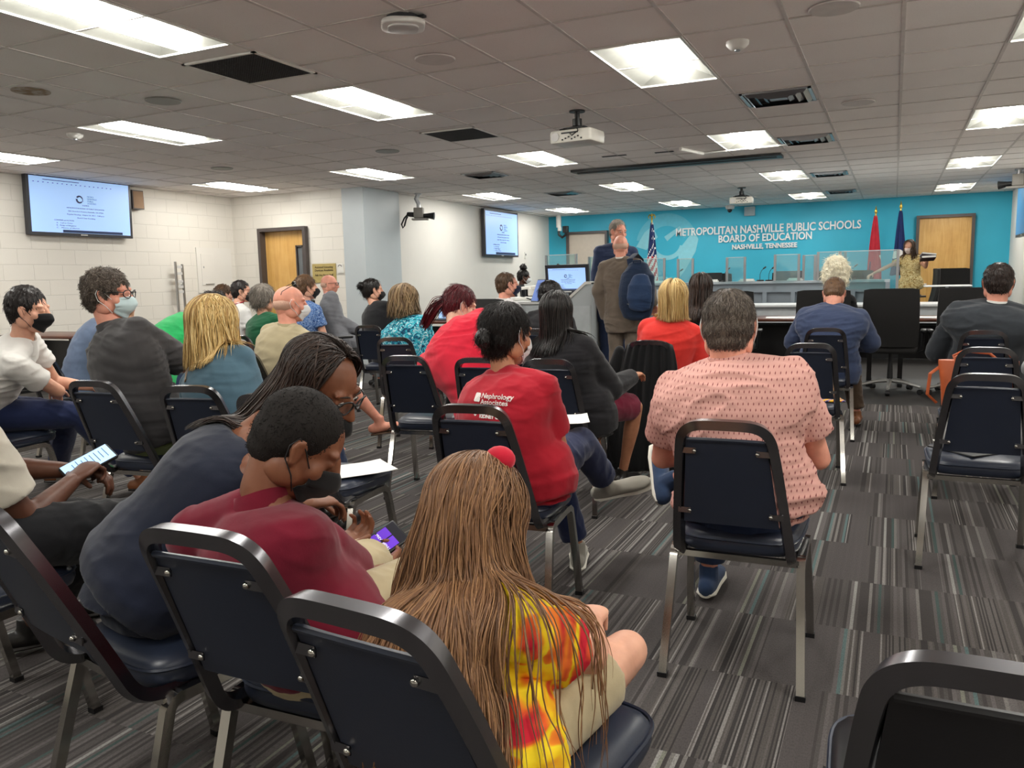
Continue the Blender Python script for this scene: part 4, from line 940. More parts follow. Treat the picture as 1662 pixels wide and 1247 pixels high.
def flag(x, y, ztop, label, colf, mats, eagle=True, zb=1.05, seed=1):
    r = empty('flag', (x, y, .2)); r['wbase'] = [x, y, .2]; tagd(r, label, 'flag')
    g = MB(); g.tube([(x, y, .22), (x, y, ztop-.12)], .014, 10); g.build('pole', M_gold, r, smooth=50)
    g = MB(); g.lathe((x, y, .2), [(.16, 0), (.16, .03), (.05, .06), (.03, .14)], 20); g.build('stand', M_gold, r, smooth=50)
    g = MB()
    if eagle:
        g.tube([(x, y, ztop-.14), (x, y, ztop-.08)], [.02, .03], 8); g.ell((x, y, ztop-.04), (.025, .02, .04))
        for s in (-1, 1): g.tube([(x, y, ztop-.05), (x+s*.05, y, ztop-.02), (x+s*.075, y, ztop-.06), (x+s*.06, y, ztop-.11)], [.02, .018, .014, .006], 6)
        g.ell((x+.005, y-.01, ztop), (.012, .015, .014))
    else: g.tube([(x, y, ztop-.16), (x, y, ztop-.12), (x, y, ztop-.07), (x, y, ztop)], [.012, .03, .018, .003], 8)
    g.build('finial', M_gold, r, smooth=60)
    drape('cloth', r, x, y, ztop-.19, zb, .045, .25, colf, mats, seed)
def us(u, t):
    if t < .52: return 2 if u < .78 and not (t > .42 and u > .5) else 3 if 0 else (2 if (int(u*26)+int(t*40)) % 5 else 1) if not (.1 < u < .16) else 3
    return int((t*13+u*9)) % 2
flag(-4.83, 17.5, 2.63, 'striped flag with a navy starred corner hanging from a gold pole', us, [M_red, M_fw, M_fn, M_fg], True, 1.05, 3)
flag(-.36, 17.6, 2.55, 'red flag hanging from a gold pole right of the lettering', lambda u, t: (1 if .35 < t-.25*math.sin(u*6) < .60 and t > .62 and (int(u*12) % 3 == 0) else (2 if t > .70 and (.55 < u < .66) else 0)), [M_red, M_fw, M_fn], False, 1.1, 5)
flag(.08, 17.6, 2.62, 'dark blue flag hanging from a gold pole by the maple door', lambda u, t: (2 if .75 < t < .86 and u > .5 else (1 if .62 < t < .75 and u > .45 else 0)), [M_fn, M_fw, M_fg], False, 1.2, 8)
# black coat over the chair
# ------------------------------------------------------------------ people: helpers
def V3(*a): return np.array(a, float)
def nrm(v): v = np.asarray(v, float); return v/(np.linalg.norm(v)+1e-12)
def remesh(mb, voxel, it=4, fac=.5):
    me = mb.mesh('tmp', []); me.materials.clear(); fix_normals(me)
    o = bpy.data.objects.new('tmp', me); COL.objects.link(o)
    m = o.modifiers.new('r', 'REMESH'); m.mode = 'VOXEL'; m.voxel_size = voxel
    if it: s = o.modifiers.new('s', 'SMOOTH'); s.iterations = it; s.factor = fac
    dg = bpy.context.evaluated_depsgraph_get()
    out = bpy.data.meshes.new_from_object(o.evaluated_get(dg)); bpy.data.objects.remove(o); bpy.data.meshes.remove(me)
    return out
def co(me): a = np.empty(len(me.vertices)*3); me.vertices.foreach_get('co', a); return a.reshape(-1, 3)
def no(me): a = np.empty(len(me.vertices)*3, dtype=np.float32); me.vertices.foreach_get('normal', a); return a.reshape(-1, 3).astype(float)
def setco(me, a): me.vertices.foreach_set('co', np.ascontiguousarray(a).ravel()); me.update()
def join_mesh(name, metas, mats):
    """metas: list of (mesh, material index)"""
    V, F, MI, n = [], [], [], 0
    for me, mi in metas:
        c = co(me); V.append(c)
        for p in me.polygons: F.append(tuple(i+n for i in p.vertices)); MI.append(mi)
        n += len(c)
    out = bpy.data.meshes.new(name); out.from_pydata(np.concatenate(V).tolist(), [], F)
    for m in mats: out.materials.append(m)
    out.polygons.foreach_set('material_index', MI); return out
def waves(p, seed, n, lo, hi, az=(1, 1, 1)):
    rg = np.random.default_rng(seed); q = p*np.array(az); s = np.zeros(len(p))
    wq = np.stack([np.sin(q @ rg.normal(0, 6, 3)+rg.uniform(0, 6)) for _ in range(3)], 1)*.045
    q = q+wq
    for _ in range(n):
        k = nrm(rg.normal(0, 1, 3))*2*PI/rg.uniform(lo, hi); s += np.sin(q @ k+rg.uniform(0, 6))
    return s/math.sqrt(n)
def folds(me, amp, seed, az=(.55, .55, 1.7), lo=.06, hi=.16):
    if not amp: return me
    p = co(me); n = no(me); a = waves(p, seed, 4, lo, hi, az); b = waves(p, seed+99, 4, lo*.5, hi*.5, az); m = .5+.5*np.tanh(1.6*waves(p, seed+5, 3, .25, .5))
    h = (1-np.abs(np.tanh(a*1.4)))*1.3*m+.35*(1-np.abs(np.tanh(b*1.6)))*m+.25*a
    setco(me, p+n*(h*amp)[:, None]); return me
def rot3(yaw, pitch=0, roll=0):
    """columns: right, forward, up. yaw ccw from +Y, pitch positive looks down, roll positive tilts to the right"""
    M = Matrix.Rotation(yaw, 3, 'Z') @ Matrix.Rotation(-pitch, 3, 'X') @ Matrix.Rotation(roll, 3, 'Y')
    return np.array(M)
SKIN = {}
def skin(kind):
    c = {'light': '#d9a58c', 'pink': '#dd9c86', 'pale': '#e2b7a0', 'tan': '#b98263', 'olive': '#c08c6c', 'brown': '#7d5039', 'dark': '#5b3828', 'deep': '#4a2e22'}[kind]
    return skinm('skin_'+kind, c)

def add_hand(mb, wr, d, n, side, s=1., curl=.5, spread=.12, thumb=.6, point=False):
    """wr wrist, d finger direction, n palm normal (curl direction), side +1: thumb lies towards +cross(d,n)"""
    d = nrm(d); n = nrm(np.asarray(n)-d*np.dot(n, d)); t = np.cross(d, n)*side
    pl = .088*s
    mb.tube([wr-d*.02*s, wr+d*.01*s, wr+d*pl*.45, wr+d*pl*.85, wr+d*pl], [(.026*s, .020*s), (.027*s, .018*s), (.038*s, .016*s), (.040*s, .014*s), (.036*s, .011*s)], 12, side=t, rnd=True)
    mb.ell(wr+d*.03*s+t*.024*s+n*.008*s, (.02*s, .02*s, .02*s))
    L = [(.041, .025, .020), (.046, .029, .021), (.043, .027, .020), (.034, .020, .018)]
    for i in range(4):
        off = (.0285-.0190*i)*s; root = wr+d*(pl-.004*s-(.006*s if i == 3 else 0)-(.003*s if i == 0 else 0))+t*off
        a = curl*(1+.08*i) if not (point and i == 0) else .1; dd = nrm(d+t*spread*(1.5-i)*.5); P = [root-dd*.012*s, root]; ang = 0; r0 = (.0092, .0094, .0090, .0080)[i]*s
        for k, l in enumerate(L[i]):
            ang += a*(.9, 1.15, .8)[k]; q = dd*math.cos(ang)+n*math.sin(ang); P.append(P[-1]+q*l*s)
        mb.tube(P, [r0, r0*1.02, r0*.95, r0*.88, r0*.74], 8, side=t, rnd=True)
    a0 = wr+d*.018*s+t*.024*s; td = nrm(d*.62+t*.72+n*.3*thumb); p1 = a0+td*.036*s; td2 = nrm(td*.6+d*.55+n*.75*thumb); p2 = p1+td2*.030*s; td3 = nrm(td2+n*.35*thumb+d*.2); p3 = p2+td3*.024*s
    mb.tube([a0-td*.012*s, a0, p1, p2, p3], [.013*s, .0125*s, .0108*s, .0102*s, .0080*s], 8, rnd=True)
def add_foot(mb, an, f, s=1., h=.09, drop=None):
    """bare or shod foot; an ankle, f toe direction"""
    f = nrm(f); up = V3(0, 0, 1) if drop is None else nrm(drop); sd = nrm(np.cross(f, up)); b = an-up*(h-.035)
    mb.tube([b-f*.055*s, b-f*.02*s, b+f*.05*s, b+f*.12*s, b+f*.165*s, b+f*.185*s], [(.030*s, .034*s), (.035*s, .038*s), (.037*s, .033*s), (.044*s, .025*s), (.040*s, .018*s), (.028*s, .013*s)], 14, side=sd, rnd=True)
    mb.tube([an+up*.03, an-up*.02, b], [.036*s, .037*s, .036*s], 10)
def head_prims(mb, H, R, s, jaw=1., nose=1., fat=1.):
    def at(x, y, z): return H+R @ (V3(x, y, z)*s)
    def E(c, r): mb.ell(at(*c), tuple(np.array(r)*s), R, 18, 12)
    E((0, -.012, .028), (.075, .097, .086)); E((0, .022, -.02), (.066*fat, .067, .082)); E((0, .034, -.072), (.048*jaw*fat, .048, .042)); E((0, .05, -.088), (.028*jaw, .030, .026))
    E((0, -.045, -.03), (.058, .05, .06))
    for sx in (-1, 1):
        E((sx*.042, .052, -.022), (.026*fat, .026, .028)); E((sx*.030, .074, .030), (.026, .013, .010)); E((sx*.056, .0, -.055), (.02*fat, .04, .035))
        E((sx*.031, .078, .009), (.0165, .010, .010))
        c = (sx*.077, -.008, -.004); Re = R @ np.array(Matrix.Rotation(sx*.35, 3, 'Z') @ Matrix.Rotation(.15, 3, 'X'))
        P = [at(sx*.074, .006, -.030), at(sx*.078, .002, -.026), at(sx*.081, -.004, -.010), at(sx*.084, -.011, .006), at(sx*.083, -.008, .021), at(sx*.078, .003, .025), at(sx*.074, .010, .015)]
        mb.tube(P, [.007*s, .009*s, .008*s, .008*s, .007*s, .0065*s, .005*s], 8, rnd=True)
        mb.ell(at(sx*.078, -.002, -.002), (.006*s, .017*s, .027*s), Re, 10, 8)
    mb.tube([at(0, .086, .018), at(0, .100, -.006), at(0, .112*nose, -.030), at(0, .100, -.040)], [.010*s, .011*s, .0135*s, .008*s], 10, rnd=True)
    for sx in (-1, 1): E((sx*.012, .094, -.032), (.0085, .010, .008))
    E((0, .086, -.062), (.024, .010, .007)); E((0, .084, -.072), (.020, .010, .007))
def skull_dir(az, pol):
    """az 0 = forwards, positive to the right; pol 0 = crown"""
    return V3(math.sin(az)*math.sin(pol), math.cos(az)*math.sin(pol), math.cos(pol))
def strand_mesh(mb, P, Wd, T=None, th=.4):
    P = np.array(P); N = len(P); tn = np.gradient(P, axis=0); tn /= (np.linalg.norm(tn, axis=1)[:, None]+1e-9)
    up = T if T is not None else np.tile(V3(0, 0, 1.), (N, 1))
    sd = np.cross(tn, up); sd /= (np.linalg.norm(sd, axis=1)[:, None]+1e-9); nn = np.cross(sd, tn)
    w_ = np.array(Wd)[:, None]; V = np.empty((N, 4, 3)); V[:, 0] = P+sd*w_; V[:, 1] = P+nn*w_*th; V[:, 2] = P-sd*w_; V[:, 3] = P-nn*w_*th
    F = [(i*4+k, i*4+(k+1) % 4, i*4+4+(k+1) % 4, i*4+4+k) for i in range(N-1) for k in range(4)]+[(3, 2, 1, 0), (4*N-4, 4*N-3, 4*N-2, 4*N-1)]
    mb.add(V.reshape(-1, 3), F)
def cap_mesh(H, R, s, front=.0, thick=1., nape=1., voxel=.006, amp=.003, seed=0, vol=0., it=3, top=0., az_freq=34, bald=None):
    mb = MB()
    def E(c, r): mb.ell(H+R @ (V3(*c)*s), tuple(np.array(r)*s), R, 24, 16)
    k = .005*thick+vol
    E((0, -.022+front*.5, .036+top*.5), (.0775+k, .0935+k, .0835+k+top)); E((0, -.042, .0-.0), (.0735+k, .070+k, .066*nape+k*.5))
    if nape > .6: E((0, -.050, -.038*nape), (.060+k*.8, .052+k, .045))
    me = remesh(mb, voxel*s, it)
    p = co(me); n = no(me); q = ((p-H) @ R)/s
    az = np.arctan2(q[:, 0], -q[:, 1]); pol = np.arctan2(np.hypot(q[:, 0], q[:, 1]), q[:, 2]+.0)
    rg = np.random.default_rng(seed); h = np.zeros(len(p))
    for j in range(5):
        fz = rg.uniform(.5, 1.3)*az_freq; h += np.sin(az*round(fz)+pol*rg.uniform(-5, 5)+rg.uniform(0, 6)+1.6*np.sin(pol*rg.uniform(3, 7)+az*3))
    h += 1.1*waves(p, seed+3, 4, .025, .06)
    setco(me, p+n*(h*amp*s*.5)[:, None]); return me
def tufts(me, H, R, s, n, L, wd, seed, lift=.25, flow='down', facelim=True, curl=0., back=0.):
    """short hairs lying on a cap mesh"""
    rg = np.random.default_rng(seed); P = co(me); N = no(me); g = MB(); q = ((P-H) @ R)/s
    ok = np.ones(len(P), bool)
    if facelim: ok = ~((q[:, 1] > .055) & (q[:, 2] < .055)) & ~((q[:, 2] < -.0) & (q[:, 1] > .0))
    ids = np.where(ok)[0]; ids = rg.choice(ids, min(n, len(ids)*2), replace=True)
    crown = V3(0, -.03, .12)
    for i in ids:
        nn = N[i]; away = R @ nrm(q[i]-crown) if flow == 'down' else R @ nrm(V3(rg.normal(0, .3), .8-back, .1))
        t = away-nn*np.dot(away, nn); t = nrm(t+rg.normal(0, .22+curl, 3)); t = nrm(t-nn*np.dot(t, nn)); l = L*s*rg.uniform(.6, 1.3)
        p0 = P[i]+rg.normal(0, .002, 3)-nn*.002; Q = [p0+t*l*a+nn*(lift*l*a*(1-a*.75)+.001)-V3(0, 0, 1)*l*a*a*.12 for a in (0, .35, .7, 1.)]
        strand_mesh(g, Q, [wd*s, wd*s, wd*.8*s, wd*.2*s], np.tile(nn, (4, 1)))
    return g.mesh('tufts', [])
def long_hair(H, R, s, n, length, bvhs, seed, part=0., azmin=1.15, width=.0045, flare=.01, wave=.004, vol=.010, nseg=18, tipz=None, gdir=(0, 0, -1), clump=0., rag=.25, bd=None, thin=0.):
    rg = np.random.default_rng(seed); g = MB(); a3 = V3(.078, .100, .089); c0 = V3(0, -.014, .030); gd = nrm(gdir)
    for i in range(n):
        az = rg.uniform(azmin, 2*PI-azmin)
        sg = 1 if az < PI else -1
        if thin and az < 2.1 and rg.random() < thin: continue
        y0 = rg.uniform(-.085, .06); layer = rg.uniform(.1, 1)
        # start on the parting, sweep to (az) at ear level
        st = nrm(V3(sg*.008/.078+part, (y0)/.1, 1.0)); en = skull_dir(az, 1.72)
        cr = rg.uniform(0, .35) if rg.random() < .6 else rg.uniform(0, 1)
        st = nrm(st*(1-cr)+skull_dir(az, .9)*cr)
        P = []; T = []; lift = 1+vol/.085*layer
        for k in range(9):
            t = k/8; d = nrm(st*(1-t)+en*t); p = c0+d*a3*lift*(1+.02*math.sin(t*PI)); P.append(H+R @ (p*s)); T.append(R @ nrm(d/a3))
        Lr = (length*(1-rag*rg.random()**2) if tipz is None else 9)*s; seg = .022*s
        v = nrm(P[-1]-P[-2]); outd = T[-1].copy(); outd -= gd*np.dot(outd, gd); outd = nrm(outd); k = 0; tot = 0; ph = rg.uniform(0, 6); ph2 = rg.uniform(0, 6); wa = wave*rg.uniform(.4, 1.6)
        tz = None if tipz is None else tipz+rg.uniform(0, rag)*abs(rg.normal())
        cd_ = rg.normal(0, .05, 3); cn = None
        while tot < Lr and k < 60:
            ge = gd
            if cn is not None:
                ge = gd-cn*np.dot(gd, cn); lg = np.linalg.norm(ge); ge = (ge/lg if lg > .25 else nrm(ge+outd*.6-cn*np.dot(outd, cn)*.6))
                v = v-cn*min(0, np.dot(v, cn))
            v = nrm(v*.62+ge*.5+outd*flare*(1 if k < 9 else -.1)*.8+cd_*.25+(0 if cn is None or bd is None else np.asarray(bd)*.22)); cn = None
            p = P[-1]+v*seg+np.cross(gd, outd)*wa*math.sin(ph+k*.7)+outd*wa*.6*math.sin(ph2+k*.55)
            for bv in bvhs:
                loc, nor, idx, dist = bv.find_nearest(Vector(p), .12)
                if loc is not None:
                    dd = Vector(p)-loc
                    sd = dd.dot(nor)
                    if sd < .004+.014*layer: p = np.array(loc+nor*(.004+.014*layer)); cn = np.array(nor)
            P.append(p); T.append(outd); tot += seg; k += 1
            if tz is not None and p[2] < tz: break
        P = np.array(P); M_ = len(P)
        P[1:-1] = (P[:-2]+2*P[1:-1]+P[2:])/4
        tt = np.linspace(0, 1, M_); W_ = width*s*np.minimum(1, .5+tt*4)*(1-.9*tt**5)
        strand_mesh(g, P, W_, np.array(T), .35)
    return g.mesh('strands', [])
def bvh_of(me): return BVHTree.FromPolygons([v.co[:] for v in me.vertices], [tuple(p.vertices) for p in me.polygons])
def mask_mesh(H, R, s, seed=0, low=False):
    """pleated cloth over nose, mouth and chin"""
    g = MB(); nu, nv = 20, 12; V = []; dz = -.03 if low else 0
    for layer in (0, 1):
        for j in range(nv+1):
            t = j/nv; z = -.004-.108*t+dz
            for i in range(nu+1):
                u = -1+2*i/nu; ph = u*1.12
                rx = .073-.006*t-.012*t*t; ry = .085+.016*math.sin(PI*min(1, t*1.25))-.022*max(0, t-.6)/.4
                zz = z*(1-.10*abs(u))+(-.010*abs(u)**2 if t < .5 else .022*abs(u)**2*(t-.5)*2)
                nose = .020*math.exp(-(u*3.0)**2)*math.exp(-((t-.22)*3.2)**2)
                pl = .0012*math.sin(t*PI*7)
                o = -.0022 if layer else 0
                V.append((math.sin(ph)*(rx+pl+o), .012+math.cos(ph)*(ry+pl+o)+nose, zz))
    n = (nu+1)*(nv+1); F = []
    for j in range(nv):
        for i in range(nu): a = j*(nu+1)+i; F += [(a, a+1, a+nu+2, a+nu+1), (n+a, n+a+nu+1, n+a+nu+2, n+a+1)]
    rim = [i for i in range(nu+1)]+[j*(nu+1)+nu for j in range(1, nv+1)]+[nv*(nu+1)+i for i in range(nu-1, -1, -1)]+[j*(nu+1) for j in range(nv-1, 0, -1)]
    for k in range(len(rim)): a, b2 = rim[k], rim[(k+1) % len(rim)]; F.append((a, n+a, n+b2, b2))
    V = (np.array(V)*s) @ R.T+H
    g.add(V, F)
    lo = []
    for sx in (-1, 1):
        pts = [(sx*.066, .042, -.018+dz), (sx*.076, .014, .012), (sx*.086, -.012, .030), (sx*.089, -.022, .006), (sx*.084, -.014, -.024), (sx*.074, .018, -.05+dz*.6), (sx*.060, .040, -.082+dz)]
        q = MB(); q.tube([H+R @ (V3(*p)*s) for p in pts], .0017*s, 5); lo.append(q)
    return g, lo
def glasses_mesh(H, R, s, up=0., sun=False):
    fr, le = MB(), MB()
    c = [(0, .106, .012)]
    for sx in (-1, 1):
        pts = [(sx*.033+.024*math.cos(a)*(1+.08*math.cos(2*a)), .104-.010*abs(math.cos(a)) if sx*math.cos(a) > 0 else .106, .008+.019*math.sin(a)) for a in np.linspace(0, 2*PI, 17)]
        P = [H+R @ (V3(*p)*s) for p in pts]; fr.tube(P, .0024*s, 6, cap=False)
        cc = np.mean(P[:-1], axis=0); le.add([cc]+P[:-1], [(0, i+1, (i+1) % 16+1) for i in range(16)])
        fr.tube([H+R @ (V3(*p)*s) for p in ((sx*.057, .098, .016), (sx*.074, .075, .016), (sx*.081, .02, .014), (sx*.083, -.012, .012), (sx*.080, -.028, -.004))], .0024*s, 6)
    fr.tube([H+R @ (V3(*p)*s) for p in ((-.010, .108, .012), (0, .112, .015), (.010, .108, .012))], .0024*s, 6)
    return fr, le
def torso_tube(mb, hip, N, r, f, w_, d_, sh, inf, bow, sex, lo=-.09, neck=True, belly=0., rel=None):
    ax = N-hip; L = np.linalg.norm(ax); u = ax/L; bk = -f
    T = [(lo/L, .150, .112), (-.02, .172, .128), (.10, .170, .128), (.24, .155 if sex == 'm' else .140, .120), (.42, .160 if sex == 'm' else .142, .118), (.60, .172 if sex == 'm' else .155, .120), (.76, .178 if sex == 'm' else .160, .112), (.87, .165 if sex == 'm' else .148, .092), (.95, .115, .072), (1.0, .070, .060)]
    if sex == 'f': T[1] = (-.02, .182, .132); T[2] = (.10, .176, .130)
    P, Rr = [], []
    for t, a, b in T:
        bb = bow*math.sin(PI*min(1, max(0, t))**.9)
        c = hip+ax*t+bk*bb
        bl = belly*math.exp(-((t-.22)/.22)**2)
        P.append(c+f*bl*.5); Rr.append((a*w_*(sh/.20 if t > .55 else 1)+inf, b*d_+inf+bl*.6))
    mb.tube(P, Rr, 24, side=r, rnd=False)
    mb.ell(P[0], (Rr[0][0]*.98, Rr[0][1]*.95, .018), np.stack([r, f, np.cross(r, f)], 1))
    return P, Rr

def person(label, hip, head, by=0, hy=None, hp=0, hr=0, hs=1., sex='m', w_=1., d_=1., sh=.20, bow=.03, belly=0., sk='light', arms=('lap', 'lap'), legs='sit', sy=None,
           top=('tee', None), bottom=('pants', None), shoes=None, hair=('short', None, {}), mask=None, glasses=None, vox=.009, N=None, seed=0, fold=.006, collar=None, lean=None,
           hands=(True, True), hcurl=(.5, .5), hdir=(None, None), hn=(None, None), jaw=1., fat=1., stand=False, eyes=False, under=None, masklow=False, ankle=None, knee=None, skirt_len=.36, short_k=.88, ls=1., hem=.010, sleeve=None, loopcol='#e8e8e6', sj=(None, None), toes=None, barefeet=False):
    by, hy = math.radians(by), math.radians(by if hy is None else hy); hp, hr = math.radians(hp), math.radians(hr); sy = by if sy is None else math.radians(sy)
    hip = V3(*hip); H = V3(*head); R = rot3(hy, hp, hr); r = V3(math.cos(by), math.sin(by), 0); f = V3(-math.sin(by), math.cos(by), 0); rs = V3(math.cos(sy), math.sin(sy), 0); fs = V3(-math.sin(sy), math.cos(sy), 0)
    if N is None: N = H-f*.045*hs-V3(0, 0, .158)*hs
    N = V3(*N); ua = nrm(N-hip); base = (float(hip[0]), float(hip[1]), 0.)
    rsn = nrm(rs-ua*np.dot(rs, ua))
    SJ = [N-ua*.062+rsn*sg*(sh-.045) for sg in (-1, 1)]
    SJ = [S if q is None else V3(*q) for S, q in zip(SJ, sj)]
    EL, WR = [], []
    for i, sg in enumerate((-1, 1)):
        a = arms[i]; S = SJ[i]
        if a == 'lap': e = S+rs*sg*.055+fs*.05-V3(0, 0, .265); w2 = V3(hip[0], hip[1], hip[2]+.09)+f*.27+r*sg*.07
        elif a == 'out': e = S+rs*sg*.10+fs*.07-V3(0, 0, .245); w2 = V3(hip[0], hip[1], hip[2]+.08)+f*.32+r*sg*.06
        elif a == 'down': e = S+rs*sg*.035-fs*.02-V3(0, 0, .29); w2 = e-V3(0, 0, .25)+fs*.05
        else: e, w2 = V3(*a[0]), V3(*a[1])
        EL.append(e); WR.append(w2)
    HJ = [hip+r*sg*.085 for sg in (-1, 1)]; KN, AN = [], []
    for i, sg in enumerate((-1, 1)):
        if stand: k = HJ[i]+f*.02+r*sg*.01; k[2] = hip[2]*.53; a = k-f*.03; a[2] = .09
        else: k = HJ[i]+f*.42+r*sg*.05; k[2] = .515; a = k+f*.02; a[2] = .10
        if knee and knee[i] is not None: k = V3(*knee[i])
        if ankle and ankle[i] is not None: a = V3(*ankle[i])
        KN.append(k); AN.append(a)
    skm = skin(sk); am = 1. if sex == 'm' else .86; am *= (.92+.08*w_) if w_ < 1.3 else 1.05
    # ---- body, one continuous surface
    mb = MB()
    torso_tube(mb, hip, N, r, f, w_*.88, d_*.86, sh*.92, -.012, bow, sex, lo=-.06)
    for i, sg in enumerate((-1, 1)):
        mb.ell(SJ[i], (.052*am, .052*am, .052*am))
        e, w2 = EL[i], WR[i]
        mb.tube([SJ[i], SJ[i]*.6+e*.4, SJ[i]*.2+e*.8, e], [.050*am, .047*am, .040*am, .038*am], 12, rnd=True)
        mb.tube([e, e*.7+w2*.3, e*.3+w2*.7, w2], [.038*am, .040*am, .031*am, (.025*am)], 12, rnd=True)
        mb.tube([N*.9+SJ[i]*.1, N*.4+SJ[i]*.6, SJ[i]], [.045, .045, .046], 10, rnd=True)
        mb.tube([HJ[i], HJ[i]*.5+KN[i]*.5, KN[i]], [.080*am, .068*am, .050*am], 12, rnd=True)
        mb.tube([KN[i], KN[i]*.68+AN[i]*.32, KN[i]*.25+AN[i]*.75, AN[i]], [.050*am, .054*am, .036*am, .032*am], 12, rnd=True)
        if barefeet: add_foot(mb, AN[i], toes[i] if toes and toes[i] is not None else f, .98*(1 if sex == 'm' else .9))
    nb = H+R @ (V3(0, -.030, -.058)*hs); nr = (.056 if sex == 'm' else .046)*hs*(1+.12*(w_-1))
    mb.tube([N-ua*.04, N*.55+nb*.45, nb, H+R @ (V3(0, -.01, .0)*hs)], [nr*1.15, nr, nr*.98, nr*.9], 16, side=r)
    me1 = remesh(mb, vox, 3)
    hm = MB(); head_prims(hm, H, R, hs, jaw, 1., fat); hm.tube([N*.3+nb*.7, nb, H+R @ (V3(0, -.01, .0)*hs)], [nr*.97, nr*.97, nr*.9], 16, side=r)
    me2 = remesh(hm, min(vox, .0055)*hs if vox < .012 else .0085, 3)
    parts = [(me1, 0), (me2, 0)]
    hb = MB(); any_h = False
    for i, sg in enumerate((-1, 1)):
        if not hands[i]: continue
        any_h = True; d = nrm(WR[i]-EL[i]) if hdir[i] is None else nrm(hdir[i]); pn = hn[i] if hn[i] is not None else (V3(0, 0, -1) if abs(d[2]) < .75 else -r*sg)
        add_hand(hb, WR[i], d, pn, -sg if hn[i] is None and abs(d[2]) >= .75 else (-sg if np.dot(np.cross(d, pn), r) > 0 else sg), 1. if sex == 'm' else .9, hcurl[i])
    if any_h: parts.append((remesh(hb, .0042 if vox < .009 else .006, 2), 0))
    body = join_mesh('person', parts, [skm])
    root = obj('person', body, None, base, 'all'); tagd(root, label, 'person')
    def part(name, me, mats, par=root, smooth='all'):
        me.name = name; me.materials.clear()
        for m in (mats if isinstance(mats, (list, tuple)) else [mats]): me.materials.append(m)
        return obj(name, me, par, None, smooth)
    out = {'root': root, 'R': R, 'H': H, 'N': N, 'SJ': SJ, 'EL': EL, 'WR': WR, 'KN': KN, 'AN': AN, 'r': r, 'f': f, 'hs': hs}
    # ---- clothes
    bv = []
    tk, tm = top
    if tk:
        inf = {'tee': .013, 'polo': .014, 'shirt': .015, 'long': .012, 'jacket': .026, 'sleeveless': .010, 'blouse': .017}[tk]
        mb = MB(); lo = {'jacket': -.16, 'tee': -.10, 'blouse': -.10}.get(tk, -.08)
        if stand and tk == 'jacket': lo = -.20
        torso_tube(mb, hip, N-ua*(.012 if tk == 'sleeveless' else .002), r, f, w_, d_, sh, inf, bow, sex, lo=lo, belly=belly)
        if tk != 'sleeveless': mb.ell(N*.42+(SJ[0]+SJ[1])*.29-ua*.045-fs*.004, (sh*.78, .058*d_+inf, .085), np.stack([rsn, nrm(np.cross(ua, rsn)), ua], 1))
        if hem: mb.tube([hip+ua*lo*1.05, hip+ua*(lo*.4), hip+ua*.06], [(.158*w_+inf+hem, .118*d_+inf+hem), (.178*w_+inf+hem, .132*d_+inf+hem), (.160*w_+inf, .118*d_+inf)], 22, side=r)
        sl = sleeve if sleeve is not None else {'tee': .62, 'polo': .60, 'shirt': .62, 'long': 2., 'jacket': 2., 'sleeveless': 0, 'blouse': 1.6}[tk]
        for i, sg in enumerate((-1, 1)):
            S, e, w2 = SJ[i], EL[i], WR[i]; q = .056*am+inf
            if sl > 0 or tk != 'sleeveless': mb.ell(S+rsn*sg*.002, (q*.98, q*.98, q*.98)); mb.tube([N*.85+S*.15-ua*.006, N*.45+S*.55, S+ua*.004], [.050+inf, .048+inf, .046+inf], 12, rnd=True)
            else: mb.tube([N*.7+S*.3-ua*.02, N*.35+S*.65-ua*.01], [.045+inf, .045+inf], 12, rnd=True)
            if sl > 0:
                k = min(1, sl); E_ = S*(1-k)+e*k; fl = inf*(1.0 if tk in ('tee', 'polo', 'shirt') else .4)
                mb.tube([S, S*.5+E_*.5, E_], [q*.97, (.050*am+inf)+fl*.3, (.045*am+inf)+fl], 16, rnd=sl > 1)
                if sl > 1:
                    k2 = min(1, sl-1); W2 = e*(1-k2)+w2*k2; mb.tube([e, e*.65+W2*.35, W2], [.047*am+inf, .044*am+inf, .031*am+inf*.9], 14, rnd=False); mb.ell(e, (.048*am+inf,)*3)
        tv = max(.007, vox) if vox < .012 else .012
        me = remesh(mb, tv, 9 if vox < .0095 else 4); folds(me, fold, seed+1); bv.append(bvh_of(me))
        out['top'] = part({'jacket': 'suit_jacket', 'tee': 't_shirt', 'polo': 'polo_shirt', 'shirt': 'shirt', 'long': 'long_sleeved_top', 'sleeveless': 'sleeveless_dress', 'blouse': 'blouse'}[tk], me, tm)
        # collar
        nb2 = N*.62+nb*.38
        axn = nrm(nb-N)
        def ring(name, h0, h1, rad, m, tilt=.35, th=.006, open_=False):
            g = MB(); n = 26; V = []
            for lay in (0, 1):
                for z, k in ((h0, 1.12), (h1, 1.0)):
                    for j in range(n):
                        a = 2*PI*j/n+PI/2; c, sn = math.cos(a), math.sin(a)
                        p = N+rsn*c*(rad*k-lay*th)+nrm(f)*sn*(rad*k-lay*th)*1.02+axn*(z-tilt*rad*max(-1, sn)*(.5+.5*sn)*1.2); V.append(p)
            F = []
            for j in range(n):
                k2 = (j+1) % n; F += [(j, k2, n+k2, n+j), (2*n+j, 3*n+j, 3*n+k2, 2*n+k2), (n+j, n+k2, 3*n+k2, 3*n+j), (j, 2*n+j, 2*n+k2, k2)]
            g.add(V, F); return g.build(name, m, root, smooth=60)
        if tk == 'tee': ring('neckline', -.012, .006, nr*1.12, tm)
        elif tk in ('polo', 'shirt', 'blouse') and collar is not False: ring('collar', -.044, .036, nr*1.13, collar or tm, .4, .008)
        elif tk == 'jacket':
            ring('shirt_collar', -.01, .042, nr*1.08, collar or M_wshirt, .3); ring('jacket_collar', -.030, .026, nr*1.30, tm, .5, .012)
